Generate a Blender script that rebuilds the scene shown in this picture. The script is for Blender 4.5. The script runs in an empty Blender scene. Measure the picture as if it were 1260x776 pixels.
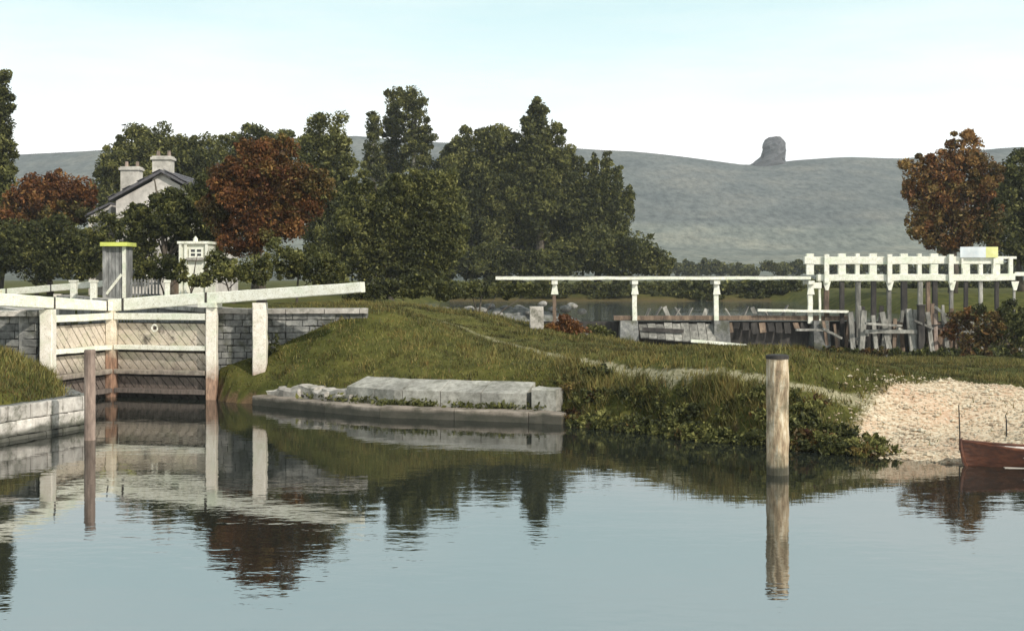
import bpy, math, random
import numpy as np
from mathutils import Vector, Matrix

rng = np.random.default_rng(7)
random.seed(7)
SC = bpy.context.scene
COL = SC.collection
R = math.radians

# ------------------------------------------------------------------ camera
F, HZ, CX, H = 1600.0, 340.0, 630.0, 4.2       # focal length in photo pixels, horizon row, centre column, eye height
cam_d = bpy.data.cameras.new('camera'); cam = bpy.data.objects.new('camera', cam_d); COL.objects.link(cam)
cam.location = (0, 0, H); cam.rotation_euler = (R(90), 0, 0)
cam_d.sensor_width = 36; cam_d.lens = 36 * F / 1260; cam_d.shift_y = -(388 - HZ) / 1260
cam_d.clip_start = 0.1; cam_d.clip_end = 8000
SC.camera = cam

# ------------------------------------------------------------------ sky, sun, exposure
SUN_EL, SUN_DIR = R(37), Vector((0.70, -0.714, 0))      # sun stands to the right and behind the camera
SUN_ROT = math.atan2(SUN_DIR.x, SUN_DIR.y)
world = bpy.data.worlds.new('World'); SC.world = world; world.use_nodes = True
wn, wl = world.node_tree.nodes, world.node_tree.links
wn.clear()
wo = wn.new('ShaderNodeOutputWorld'); wb = wn.new('ShaderNodeBackground')
sky = wn.new('ShaderNodeTexSky'); sky.sky_type = 'NISHITA'; sky.sun_disc = False
sky.sun_elevation = SUN_EL; sky.sun_rotation = SUN_ROT; sky.dust_density = 3.0; sky.air_density = 1.0; sky.ozone_density = 1.5
# thin bright cloud veil over the blue: whiter and thicker towards the horizon
wc = wn.new('ShaderNodeTexCoord'); sep = wn.new('ShaderNodeSeparateXYZ'); wl.new(wc.outputs['Generated'], sep.inputs[0])
veil = wn.new('ShaderNodeValToRGB'); wl.new(sep.outputs['Z'], veil.inputs[0])
e = veil.color_ramp.elements
e[0].position = 0.0; e[0].color = (14.5, 14.3, 13.8, 1)
e[1].position = 0.09; e[1].color = (13.2, 13.5, 13.3, 1)
for p, c in ((0.20, (8.0, 10.3, 10.3, 1)), (0.45, (7.6, 8.6, 8.6, 1)), (1.0, (3.4, 4.4, 4.9, 1))):
    x = e.new(p); x.color = c
mx = wn.new('ShaderNodeMix'); mx.data_type = 'RGBA'; mx.inputs['Factor'].default_value = 0.85
cm = wn.new('ShaderNodeMapping'); cm.inputs['Scale'].default_value = (1.2, 1.2, 7); wl.new(wc.outputs['Generated'], cm.inputs[0])
cn = wn.new('ShaderNodeTexNoise'); cn.inputs['Scale'].default_value = 2.2; cn.inputs['Detail'].default_value = 7; cn.inputs['Roughness'].default_value = .6; wl.new(cm.outputs[0], cn.inputs[0])
cr_ = wn.new('ShaderNodeValToRGB'); wl.new(cn.outputs[0], cr_.inputs[0]); cr_.color_ramp.elements[0].position = .35; cr_.color_ramp.elements[0].color = (.93, .97, .98, 1); cr_.color_ramp.elements[1].position = .68; cr_.color_ramp.elements[1].color = (1.16, 1.06, 1.05, 1)
vm = wn.new('ShaderNodeMix'); vm.data_type = 'RGBA'; vm.blend_type = 'MULTIPLY'; vm.inputs['Factor'].default_value = 1; wl.new(veil.outputs[0], vm.inputs['A']); wl.new(cr_.outputs[0], vm.inputs['B'])
wl.new(sky.outputs[0], mx.inputs['A']); wl.new(vm.outputs['Result'], mx.inputs['B'])
wl.new(mx.outputs['Result'], wb.inputs[0]); wb.inputs[1].default_value = 0.11
wl.new(wb.outputs[0], wo.inputs[0])
sun_d = bpy.data.lights.new('sun', 'SUN'); sun_d.energy = 4.3; sun_d.angle = R(0.6); sun_d.color = (1, 0.94, 0.84)
sun = bpy.data.objects.new('sun', sun_d); COL.objects.link(sun)
v = Vector((SUN_DIR.x * math.cos(SUN_EL), SUN_DIR.y * math.cos(SUN_EL), math.sin(SUN_EL)))
sun.rotation_euler = v.to_track_quat('Z', 'Y').to_euler(); sun.location = (30, -30, 60)
SC.view_settings.view_transform = 'Standard'; SC.view_settings.look = 'None'
SC.view_settings.exposure = 0.0; SC.view_settings.gamma = 1.0
SC.render.engine = 'CYCLES'
SC.cycles.use_denoising = True
SC.cycles.max_bounces = 6; SC.cycles.volume_bounces = 0; SC.cycles.transparent_max_bounces = 8

# ------------------------------------------------------------------ helpers
def W(px, py, Y):                      # the point seen at a photo pixel at depth Y
    return Vector(((px - CX) * Y / F, Y, H - (py - HZ) * Y / F))
def XX(px, Y): return (px - CX) * Y / F
def ZZ(py, Y): return H - (py - HZ) * Y / F

MATS = {}
def new_mat(name):
    m = bpy.data.materials.new(name); m.use_nodes = True
    n = m.node_tree.nodes; b = n['Principled BSDF']
    MATS[name] = m
    return m, n, m.node_tree.links, b

def noise(n, l, scale, detail=6, rough=0.6, coord='Object', stretch=(1, 1, 1)):
    tc = n.new('ShaderNodeTexCoord')
    if coord == 'World':
        g = n.new('ShaderNodeNewGeometry'); src = g.outputs['Position']
    else:
        src = tc.outputs[coord]
    mp = n.new('ShaderNodeMapping'); mp.inputs['Scale'].default_value = stretch
    l.new(src, mp.inputs[0])
    t = n.new('ShaderNodeTexNoise'); t.inputs['Scale'].default_value = scale
    t.inputs['Detail'].default_value = detail; t.inputs['Roughness'].default_value = rough
    l.new(mp.outputs[0], t.inputs[0])
    return t
def ramp(n, l, src, stops):
    r = n.new('ShaderNodeValToRGB'); l.new(src, r.inputs[0])
    el = r.color_ramp.elements
    el[0].position, el[0].color = stops[0][0], (*stops[0][1], 1)
    el[1].position, el[1].color = stops[-1][0], (*stops[-1][1], 1)
    for p, c in stops[1:-1]:
        x = el.new(p); x.color = (*c, 1)
    return r
def mixc(n, l, fac, a, b, mode='MIX'):
    m = n.new('ShaderNodeMix'); m.data_type = 'RGBA'; m.blend_type = mode
    for s, val in ((m.inputs['Factor'], fac), (m.inputs['A'], a), (m.inputs['B'], b)):
        if hasattr(val, 'is_output'): l.new(val, s)
        elif isinstance(val, (int, float)): s.default_value = val
        else: s.default_value = (*val, 1)
    return m.outputs['Result']
def bump(n, l, b, src, strength=0.4, dist=0.02):
    k = n.new('ShaderNodeBump'); k.inputs['Strength'].default_value = strength; k.inputs['Distance'].default_value = dist
    l.new(src, k.inputs['Height']); l.new(k.outputs[0], b.inputs['Normal'])
def obj_random(n):
    o = n.new('ShaderNodeObjectInfo'); return o.outputs['Random']

def simple(name, c1, c2, c3, scale=3.0, stretch=(1, 1, 1), rough=0.85, bs=0.5, coord='World', vary=0.25, bd=0.02, moss=0.0):
    m, n, l, b = new_mat(name)
    t = noise(n, l, scale, 8, 0.7, coord, stretch)
    r = ramp(n, l, t.outputs[0], [(0.3, c1), (0.5, c2), (0.7, c3)])
    big = noise(n, l, scale * 0.17, 3, 0.5, coord)
    r2 = ramp(n, l, big.outputs[0], [(0.35, (0.72, 0.72, 0.72)), (0.65, (1.1, 1.1, 1.1))])
    c = mixc(n, l, 1.0, r.outputs[0], r2.outputs[0], 'MULTIPLY')
    if moss:
        mn = noise(n, l, 1.3, 8, 0.75, 'World'); mf = ramp(n, l, mn.outputs[0], [(.50, (0, 0, 0)), (.62, (moss, moss, moss))])
        c = mixc(n, l, mf.outputs[0], c, (0.055, 0.058, 0.028))
    if moss:
        gz_ = n.new('ShaderNodeNewGeometry'); sz = n.new('ShaderNodeSeparateXYZ'); l.new(gz_.outputs['Position'], sz.inputs[0])
        wa = n.new('ShaderNodeMath'); wa.operation = 'MULTIPLY_ADD'; l.new(big.outputs[0], wa.inputs[0]); wa.inputs[1].default_value = -.35; l.new(sz.outputs['Z'], wa.inputs[2])
        wf = ramp(n, l, wa.outputs[0], [(0.0, (.85, .85, .85)), (.10, (0, 0, 0))])
        c = mixc(n, l, wf.outputs[0], c, (0.030, 0.032, 0.020))
    rr = n.new('ShaderNodeMapRange'); l.new(obj_random(n), rr.inputs[0])
    rr.inputs[3].default_value = 1 - vary; rr.inputs[4].default_value = 1 + vary * 0.4
    hv = n.new('ShaderNodeHueSaturation'); l.new(rr.outputs[0], hv.inputs['Value']); l.new(c, hv.inputs['Color'])
    l.new(hv.outputs[0], b.inputs['Base Color'])
    b.inputs['Roughness'].default_value = rough
    bump(n, l, b, t.outputs[0], bs, bd)
    return m

def painted(name, paint, wood, wear_z=None, wear=0.5):
    """old paint over timber; below wear_z (height above the water) the paint has rotted away to stained wood"""
    m, n, l, b = new_mat(name)
    t = noise(n, l, 5, 8, 0.75, 'World', (1, 1, 1))
    g = noise(n, l, 14, 4, 0.6, 'World', (1, 1, 0.25))
    sp = noise(n, l, 22, 3, 0.8, 'World')
    spf = ramp(n, l, sp.outputs[0], [(0.34, (0.55, 0.52, 0.46)), (0.46, (1, 1, 1))])
    pc0 = ramp(n, l, t.outputs[0], [(0.28, tuple(x * q for x, q in zip(paint, (.58, .55, .5)))), (0.42, tuple(x * q for x, q in zip(paint, (.86, .85, .8)))), (0.6, paint)])
    al = noise(n, l, 0.9, 6, 0.7, 'World', (1, 1, 2)); alf = ramp(n, l, al.outputs[0], [(.48, (0, 0, 0)), (.66, (.55, .55, .55))])
    class pc: outputs = [mixc(n, l, alf.outputs[0], mixc(n, l, 1.0, pc0.outputs[0], spf.outputs[0], 'MULTIPLY'), tuple(x * q for x, q in zip(paint, (.62, .74, .58))))]
    wc_ = ramp(n, l, g.outputs[0], [(0.3, tuple(x * 0.45 for x in wood)), (0.5, wood), (0.72, tuple(min(1, x * 1.5) for x in wood))])
    w2 = noise(n, l, 2.3, 8, 0.75, 'World')
    fr = ramp(n, l, w2.outputs[0], [(wear + 0.08, (0, 0, 0)), (wear + 0.2, (1, 1, 1))]).outputs[0]
    if wear_z is not None:
        geo = n.new('ShaderNodeNewGeometry'); s = n.new('ShaderNodeSeparateXYZ'); l.new(geo.outputs['Position'], s.inputs[0])
        ad = n.new('ShaderNodeMath'); ad.operation = 'MULTIPLY_ADD'; l.new(w2.outputs[0], ad.inputs[0])
        ad.inputs[1].default_value = 1.6; l.new(s.outputs['Z'], ad.inputs[2])
        mr = n.new('ShaderNodeMapRange'); l.new(ad.outputs[0], mr.inputs[0])
        mr.inputs[1].default_value = wear_z + 0.4; mr.inputs[2].default_value = wear_z + 1.2
        mr.inputs[3].default_value = 1; mr.inputs[4].default_value = 0
        mm = n.new('ShaderNodeMath'); mm.operation = 'MAXIMUM'; l.new(mr.outputs[0], mm.inputs[0]); l.new(fr, mm.inputs[1])
        fr = mm.outputs[0]
    c = mixc(n, l, fr, pc.outputs[0], wc_.outputs[0])
    l.new(c, b.inputs['Base Color']); b.inputs['Roughness'].default_value = 0.75
    bump(n, l, b, g.outputs[0], 0.5, 0.015)
    return m

painted('white_paint', (0.80, 0.79, 0.70), (0.42, 0.34, 0.25), None, 0.56)
painted('post_paint', (0.80, 0.74, 0.66), (0.30, 0.19, 0.13), 1.0, 0.56)
painted('mitre_paint', (0.72, 0.64, 0.52), (0.24, 0.14, 0.09), 1.7, 0.52)
painted('board_paint', (0.62, 0.54, 0.45), (0.12, 0.095, 0.08), 1.1, 0.45)
simple('cream_pile', (0.11, 0.065, 0.04), (0.42, 0.32, 0.20), (0.72, 0.66, 0.52), 9, (1, 1, 0.22), vary=0, bs=1, bd=.04, moss=.6)
painted('weir_white', (0.82, 0.81, 0.72), (0.5, 0.44, 0.33), None, 0.62)
simple('old_wood', (0.05, 0.035, 0.025), (0.16, 0.11, 0.075), (0.30, 0.22, 0.15), 4, (1, 1, 0.3))
simple('pink_wood', (0.10, 0.07, 0.055), (0.27, 0.20, 0.16), (0.46, 0.37, 0.31), 4, (1, 1, 0.25))
simple('dark_wood', (0.012, 0.011, 0.01), (0.035, 0.03, 0.026), (0.08, 0.07, 0.06), 4, (1, 1, 0.3))
simple('grey_wood', (0.09, 0.09, 0.08), (0.24, 0.23, 0.20), (0.46, 0.44, 0.39), 4, (1, 1, 0.3), vary=0.45)
simple('pale_stone', (0.30, 0.28, 0.25), (0.50, 0.46, 0.41), (0.64, 0.61, 0.55), 5, vary=0.3, moss=.75)
simple('apron_stone', (0.20, 0.19, 0.16), (0.36, 0.345, 0.30), (0.52, 0.50, 0.44), 6, vary=0.12, moss=.4)
simple('grey_stone', (0.07, 0.072, 0.068), (0.18, 0.18, 0.17), (0.33, 0.32, 0.29), 4, vary=0.35, moss=.8)
simple('kerb_timber', (0.10, 0.085, 0.07), (0.30, 0.25, 0.20), (0.50, 0.43, 0.36), 4, (0.3, 1, 1), vary=0.2, moss=.6)
simple('boulder', (0.10, 0.10, 0.09), (0.25, 0.24, 0.22), (0.45, 0.42, 0.38), 4, vary=0.45, moss=.6)
simple('plaster', (0.36, 0.34, 0.31), (0.54, 0.50, 0.46), (0.66, 0.62, 0.57), 3, vary=0.0, bs=0.3)
simple('slate', (0.06, 0.06, 0.07), (0.11, 0.105, 0.115), (0.17, 0.16, 0.17), 5)
simple('hut_board', (0.10, 0.10, 0.10), (0.25, 0.25, 0.24), (0.46, 0.45, 0.43), 4, (1, 1, 0.3), vary=0.3)
simple('lime_paint', (0.48, 0.52, 0.08), (0.60, 0.64, 0.13), (0.66, 0.70, 0.20), 5, vary=0, bs=0.1)
simple('sign_paint', (0.62, 0.70, 0.74), (0.74, 0.79, 0.80), (0.82, 0.85, 0.84), 3, vary=0, bs=0.1)
simple('sign_yellow', (0.62, 0.62, 0.22), (0.72, 0.72, 0.30), (0.78, 0.78, 0.42), 3, vary=0, bs=0.1)
simple('iron', (0.02, 0.018, 0.016), (0.04, 0.035, 0.03), (0.09, 0.05, 0.03), 8, rough=0.6)
simple('boat_varnish', (0.04, 0.014, 0.008), (0.10, 0.032, 0.014), (0.20, 0.07, 0.03), 6, (0.3, 1, 1), rough=0.35, bs=0.2)
simple('boat_inside', (0.30, 0.26, 0.22), (0.46, 0.42, 0.37), (0.6, 0.56, 0.50), 6, (0.3, 1, 1), rough=0.6, bs=0.2)
simple('bark', (0.03, 0.024, 0.018), (0.085, 0.068, 0.05), (0.17, 0.145, 0.11), 5, (1, 1, 0.3))
simple('pale_bark', (0.16, 0.15, 0.12), (0.30, 0.28, 0.23), (0.42, 0.40, 0.34), 3, (1, 1, 0.3))
simple('chimney_stone', (0.40, 0.37, 0.33), (0.58, 0.54, 0.48), (0.7, 0.66, 0.6), 4, vary=0.1)
m, n, l, b = new_mat('window_glass'); b.inputs['Base Color'].default_value = (0.015, 0.018, 0.02, 1); b.inputs['Roughness'].default_value = 0.08
simple('gravel_stone', (0.36, 0.22, 0.14), (0.66, 0.54, 0.38), (0.80, 0.74, 0.58), 2.2, vary=0.3)

def leaf_mat():
    m, n, l, b = new_mat('foliage')
    a1 = n.new('ShaderNodeAttribute'); a1.attribute_name = 'tint'
    a2 = n.new('ShaderNodeAttribute'); a2.attribute_name = 'rus'
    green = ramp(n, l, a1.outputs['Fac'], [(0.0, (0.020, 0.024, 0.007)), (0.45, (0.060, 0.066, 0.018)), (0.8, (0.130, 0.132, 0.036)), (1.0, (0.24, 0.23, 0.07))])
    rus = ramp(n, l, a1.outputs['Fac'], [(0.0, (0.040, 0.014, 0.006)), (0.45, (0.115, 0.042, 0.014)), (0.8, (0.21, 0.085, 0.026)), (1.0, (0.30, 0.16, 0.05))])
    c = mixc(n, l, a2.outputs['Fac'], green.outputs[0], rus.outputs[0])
    l.new(c, b.inputs['Base Color']); b.inputs['Roughness'].default_value = 0.6
    b.inputs['Specular IOR Level'].default_value = 0.25
    tr = n.new('ShaderNodeBsdfTranslucent'); l.new(c, tr.inputs[0])
    mxs = n.new('ShaderNodeMixShader'); mxs.inputs[0].default_value = 0.25
    l.new(b.outputs[0], mxs.inputs[1]); l.new(tr.outputs[0], mxs.inputs[2])
    l.new(mxs.outputs[0], n['Material Output'].inputs[0])
leaf_mat()

def ground_mat():
    m, n, l, b = new_mat('ground_earth')
    at = n.new('ShaderNodeAttribute'); at.attribute_name = 'mask'
    s = n.new('ShaderNodeSeparateColor'); l.new(at.outputs['Color'], s.inputs[0])
    t1 = noise(n, l, 1.6, 8, 0.7, 'World'); t2 = noise(n, l, 9, 6, 0.75, 'World'); t3 = noise(n, l, 0.25, 4, 0.6, 'World')
    g = ramp(n, l, t1.outputs[0], [(0.3, (0.034, 0.038, 0.010)), (0.5, (0.078, 0.080, 0.020)), (0.7, (0.135, 0.128, 0.038))])
    g2 = ramp(n, l, t3.outputs[0], [(0.35, (0.75, 0.8, 0.75)), (0.65, (1.15, 1.08, 1.0))])
    gc = mixc(n, l, 1.0, g.outputs[0], g2.outputs[0], 'MULTIPLY')
    p = ramp(n, l, t2.outputs[0], [(0.3, (0.17, 0.15, 0.08)), (0.6, (0.34, 0.31, 0.20)), (0.75, (0.44, 0.41, 0.30))])
    gr = ramp(n, l, t2.outputs[0], [(0.25, (0.20, 0.12, 0.07)), (0.42, (0.48, 0.34, 0.22)), (0.56, (0.66, 0.57, 0.42)), (0.75, (0.76, 0.70, 0.56))])
    pk = noise(n, l, 0.8, 5, 0.65, 'World'); pkf = ramp(n, l, pk.outputs[0], [(.45, (0, 0, 0)), (.62, (.35, .35, .35))])
    grc = mixc(n, l, pkf.outputs[0], gr.outputs[0], (0.50, 0.27, 0.17))
    di = ramp(n, l, t2.outputs[0], [(0.3, (0.07, 0.045, 0.025)), (0.7, (0.17, 0.11, 0.06))])
    def edge(ch, lo=0.3, hi=0.6):
        ad = n.new('ShaderNodeMath'); ad.operation = 'MULTIPLY_ADD'; l.new(t2.outputs[0], ad.inputs[0]); ad.inputs[1].default_value = 0.7
        l.new(s.outputs[ch], ad.inputs[2])
        r_ = ramp(n, l, ad.outputs[0], [(lo + 0.3, (0, 0, 0)), (hi + 0.3, (1, 1, 1))]); return r_.outputs[0]
    c = mixc(n, l, edge(2), gc, di.outputs[0])
    c = mixc(n, l, edge(0), c, p.outputs[0])
    c = mixc(n, l, edge(1), c, grc)
    l.new(c, b.inputs['Base Color']); b.inputs['Roughness'].default_value = 0.95
    b.inputs['Specular IOR Level'].default_value = 0.1
    bump(n, l, b, t2.outputs[0], 0.6, 0.05)
ground_mat()

def hill_mat():
    m, n, l, b = new_mat('hill_turf')
    t = noise(n, l, 0.02, 6, 0.65, 'World'); t2 = noise(n, l, 0.22, 6, 0.8, 'World', (1, 0.35, 1))
    g = ramp(n, l, t.outputs[0], [(0.3, (0.075, 0.085, 0.085)), (0.5, (0.11, 0.118, 0.112)), (0.7, (0.15, 0.148, 0.13))])
    g2 = ramp(n, l, t2.outputs[0], [(0.32, (0.45, 0.48, 0.50)), (0.6, (1.25, 1.24, 1.2))])
    geo = n.new('ShaderNodeNewGeometry'); sp_ = n.new('ShaderNodeSeparateXYZ'); l.new(geo.outputs['Position'], sp_.inputs[0])
    dv = n.new('ShaderNodeMath'); dv.operation = 'DIVIDE'; l.new(sp_.outputs['Y'], dv.inputs[0]); dv.inputs[1].default_value = 1400
    fld = ramp(n, l, dv.outputs[0], [(.30, (.95, .97, .9)), (.33, (1.45, 1.45, 1.35)), (.535, (1.5, 1.5, 1.4)), (.545, (1.12, 1.14, 1.16)), (.8, (1.12, 1.14, 1.18))])
    l.new(mixc(n, l, 1.0, mixc(n, l, 1.0, g.outputs[0], g2.outputs[0], 'MULTIPLY'), fld.outputs[0], 'MULTIPLY'), b.inputs['Base Color'])
    b.inputs['Roughness'].default_value = 1.0; b.inputs['Specular IOR Level'].default_value = 0.0
hill_mat()

def water_mat(name, body, b1, b2):
    m, n, l, b = new_mat(name)
    b.inputs['Base Color'].default_value = (*body, 1); b.inputs['Roughness'].default_value = 0.015
    b.inputs['IOR'].default_value = 5.5; b.inputs['Specular IOR Level'].default_value = 0.5
    t1 = noise(n, l, 0.55, 3, 0.5, 'World', (0.6, 1, 1)); t2 = noise(n, l, 2.6, 3, 0.55, 'World', (0.6, 1.0, 1))
    t3 = noise(n, l, 0.07, 3, 0.5, 'World', (0.5, 1.3, 1)); pm = n.new('ShaderNodeMapRange'); l.new(t3.outputs[0], pm.inputs[0])
    pm.inputs[1].default_value = .38; pm.inputs[2].default_value = .62; pm.inputs[3].default_value = .45; pm.inputs[4].default_value = 1.5
    k1 = n.new('ShaderNodeBump'); k1.inputs['Strength'].default_value = 1; k1.inputs['Distance'].default_value = b1; l.new(t1.outputs[0], k1.inputs['Height'])
    k2 = n.new('ShaderNodeBump'); k2.inputs['Strength'].default_value = 1; k2.inputs['Distance'].default_value = b2; l.new(t2.outputs[0], k2.inputs['Height'])
    mh = n.new('ShaderNodeMath'); mh.operation = 'MULTIPLY'; l.new(t2.outputs[0], mh.inputs[0]); l.new(pm.outputs[0], mh.inputs[1]); l.new(mh.outputs[0], k2.inputs['Height'])
    l.new(k1.outputs[0], k2.inputs['Normal']); l.new(k2.outputs[0], b.inputs['Normal'])
    return b
water_mat('river_water', (0.014, 0.017, 0.014), 0.006, 0.0034)
water_mat('upper_water', (0.08, 0.09, 0.09), 0.03, 0.012)

# ---- mesh building
ORG = {}
def origin_of(o): return ORG.get(o.name, Vector((0, 0, 0)))
def tag(o, label=None, cat=None, group=None, kind=None):
    if label: o['label'] = label
    if cat: o['category'] = cat
    if group: o['group'] = group
    if kind: o['kind'] = kind
    return o
def thing(name, loc, label, cat, group=None):
    o = bpy.data.objects.new(name, None); COL.objects.link(o); o.location = loc
    o.empty_display_size = 0.3
    ORG[o.name] = Vector(loc)
    return tag(o, label, cat, group)

class MB:
    def __init__(self): self.v, self.f = [], []
    def add(self, vs, fs):
        k = len(self.v); self.v += [tuple(p) for p in vs]; self.f += [tuple(i + k for i in f) for f in fs]
        return self
    def box(self, c, s, rz=0.0, j=0.0):
        cx, cy, cz = c; ca, sa = math.cos(rz), math.sin(rz); vs = []
        for dz in (-.5, .5):
            for dx, dy in ((-.5, -.5), (.5, -.5), (.5, .5), (-.5, .5)):
                x, y = dx * s[0], dy * s[1]
                vs.append((cx + x * ca - y * sa + random.uniform(-j, j), cy + x * sa + y * ca + random.uniform(-j, j), cz + dz * s[2] + random.uniform(-j, j)))
        return self.add(vs, [(3, 2, 1, 0), (4, 5, 6, 7), (0, 1, 5, 4), (1, 2, 6, 5), (2, 3, 7, 6), (3, 0, 4, 7)])
    def beam(self, p0, p1, w0, h0, w1=None, h1=None, seg=1, j=0.0, ch=0.0):
        """a bar from p0 to p1 (centre line), width across, height up; chamfered edges when ch > 0"""
        p0, p1 = Vector(p0), Vector(p1); w1 = w1 or w0; h1 = h1 or h0
        d = (p1 - p0).normalized()
        up = Vector((0, 0, 1)) if abs(d.z) < 0.9 else Vector((0, 1, 0))
        sd = d.cross(up).normalized(); up = sd.cross(d).normalized()
        if ch: prof = [(-.5 + ch, -.5), (.5 - ch, -.5), (.5, -.5 + ch), (.5, .5 - ch), (.5 - ch, .5), (-.5 + ch, .5), (-.5, .5 - ch), (-.5, -.5 + ch)]
        else: prof = [(-.5, -.5), (.5, -.5), (.5, .5), (-.5, .5)]
        k = len(prof); vs, fs = [], []
        for i in range(seg + 1):
            t = i / seg; c = p0.lerp(p1, t); w = w0 + (w1 - w0) * t; h = h0 + (h1 - h0) * t
            jc = sd * random.uniform(-j, j) + up * random.uniform(-j, j)
            for a, q in prof:
                vs.append(c + jc + sd * (a * w + random.uniform(-j, j) * .5) + up * (q * h + random.uniform(-j, j) * .5))
        for i in range(seg):
            for q in range(k):
                r = (q + 1) % k
                fs.append((i * k + q, i * k + r, (i + 1) * k + r, (i + 1) * k + q))
        fs.append(tuple(range(k - 1, -1, -1))); fs.append(tuple(seg * k + q for q in range(k)))
        return self.add(vs, fs)
    def tube(self, pts, rad, nn=8, j=0.0, cap=True):
        pts = [Vector(p) for p in pts]; vs, fs = [], []
        for i, p in enumerate(pts):
            d = (pts[min(i + 1, len(pts) - 1)] - pts[max(i - 1, 0)]).normalized()
            a = d.orthogonal() if abs(d.z) < 0.95 else Vector((1, 0, 0))
            a = (a - d * a.dot(d)).normalized(); bb = d.cross(a)
            for q in range(nn):
                t = 2 * math.pi * q / nn; r = rad[i] * (1 + random.uniform(-j, j))
                vs.append(p + a * (math.cos(t) * r) + bb * (math.sin(t) * r))
        for i in range(len(pts) - 1):
            for q in range(nn):
                r = (q + 1) % nn
                fs.append((i * nn + q, i * nn + r, (i + 1) * nn + r, (i + 1) * nn + q))
        if cap: fs.append(tuple(range(nn - 1, -1, -1))); fs.append(tuple((len(pts) - 1) * nn + q for q in range(nn)))
        return self.add(vs, fs)
    def prism(self, poly, ext):
        """polygon of 3-D points, pushed along ext"""
        k = len(poly); ext = Vector(ext); a = [Vector(p) for p in poly]; bq = [p + ext for p in a]
        nrm = sum(((a[i] - a[0]).cross(a[(i + 1) % k] - a[0]) for i in range(k)), Vector())
        if nrm.dot(ext) > 0: a, bq = a[::-1], bq[::-1]
        return self.add(a + bq, [tuple(range(k)), tuple(range(2 * k - 1, k - 1, -1))] + [(i, i + k, (i + 1) % k + k, (i + 1) % k) for i in range(k)])
    def build(self, name, mat, parent=None, smooth=False):
        o = None
        vs = np.array(self.v, dtype=float)
        if parent is None:
            base = Vector(((vs[:, 0].min() + vs[:, 0].max()) / 2, (vs[:, 1].min() + vs[:, 1].max()) / 2, vs[:, 2].min()))
        else: base = origin_of(parent)
        me = bpy.data.meshes.new(name); me.from_pydata([tuple(p) for p in vs - np.array(base)], [], self.f); me.update()
        me.materials.append(MATS[mat])
        if smooth: me.polygons.foreach_set('use_smooth', [True] * len(me.polygons))
        o = bpy.data.objects.new(name, me); COL.objects.link(o)
        if parent is None: o.location = base
        else: o.parent = parent
        ORG[o.name] = Vector(base)
        return o

def np_mesh(name, V, faces_n, mat, parent=None, kind=None, attrs=None, base=None, smooth=False):
    """V: (n*k,3) vertices, k per face, unshared faces"""
    k = faces_n; nf = len(V) // k
    if base is None: base = origin_of(parent) if parent else Vector((float(V[:, 0].mean()), float(V[:, 1].mean()), float(V[:, 2].min())))
    me = bpy.data.meshes.new(name)
    me.vertices.add(len(V)); me.vertices.foreach_set('co', (V - np.array(base)).astype(np.float32).ravel())
    me.loops.add(len(V)); me.loops.foreach_set('vertex_index', np.arange(len(V), dtype=np.int32))
    me.polygons.add(nf); me.polygons.foreach_set('loop_start', np.arange(0, len(V), k, dtype=np.int32))
    me.update(calc_edges=True)
    for an, arr in (attrs or {}).items():
        at = me.attributes.new(an, 'FLOAT', 'FACE'); at.data.foreach_set('value', arr.astype(np.float32))
    me.materials.append(MATS[mat])
    o = bpy.data.objects.new(name, me); COL.objects.link(o)
    if parent: o.parent = parent
    else: o.location = base
    ORG[o.name] = Vector(base)
    if kind: o['kind'] = kind
    return o

ORD = ['first', 'second', 'third', 'fourth', 'fifth', 'sixth', 'seventh', 'eighth', 'ninth', 'tenth', 'eleventh', 'twelfth', 'thirteenth', 'fourteenth', 'fifteenth', 'sixteenth', 'seventeenth', 'eighteenth', 'nineteenth', 'twentieth']

# ------------------------------------------------------------------ the lie of the land
QL, QR = np.array([-15.04, 42.0]), np.array([-10.24, 44.5])       # the hollow quoins of the lower gates
U = np.array([-0.46, 0.887]); U = U / np.linalg.norm(U)            # upstream along the lock
MITRE = np.array([-14.05, 45.6])

def seg_dist(P, poly, closed=True):
    d = np.full(len(P), 1e9); k = len(poly)
    for i in range(k if closed else k - 1):
        a, b_ = np.array(poly[i]), np.array(poly[(i + 1) % k]); ab = b_ - a
        t = np.clip(((P - a) @ ab) / (ab @ ab), 0, 1)
        d = np.minimum(d, np.linalg.norm(P - (a + t[:, None] * ab), axis=1))
    return d
def inside(P, poly):
    x, y = P[:, 0], P[:, 1]; c = np.zeros(len(P), bool); k = len(poly)
    for i in range(k):
        x0, y0 = poly[i]; x1, y1 = poly[i - 1]
        if y0 == y1: continue
        c ^= ((y0 > y) != (y1 > y)) & (x < (x1 - x0) * (y - y0) / (y1 - y0) + x0)
    return c
LOW = [(-300, -200), (-300, 5), (-40, 12), (-22, 20), (-15.2, 28), (-13.2, 32.9), (-12.1, 36.3), tuple(QL), tuple(QR), (-10.0, 44.3), (-9.4, 43.5), (-8.5, 42.9),
       (-7.6, 42.6), (-5.6, 41.4), (-3.75, 40.0), (0.6, 38.5), (1.5, 38.1), (2.0, 37.0), (3.5, 36.0), (6.26, 32.6), (8.2, 30.0), (10.1, 29.1),
       (12.5, 29.2), (18, 28), (40, 22), (300, 10), (300, -200)]
LOCK = [tuple(QL), tuple(QR), tuple(QR + 90 * U), tuple(QL + 90 * U)]
POOL = [(-2.5, 75.6), (-3, 70), (-1.0, 64), (4, 61), (14, 59), (22, 58), (34, 56), (90, 50), (90, 75.6)]
UPPER = [(-5, 75.3), (70, 75.3), (70, 80), (27, 86), (25, 112), (30, 139), (20, 139), (0, 141), (-8, 137), (-10, 100), (-6.5, 80)]

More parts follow.
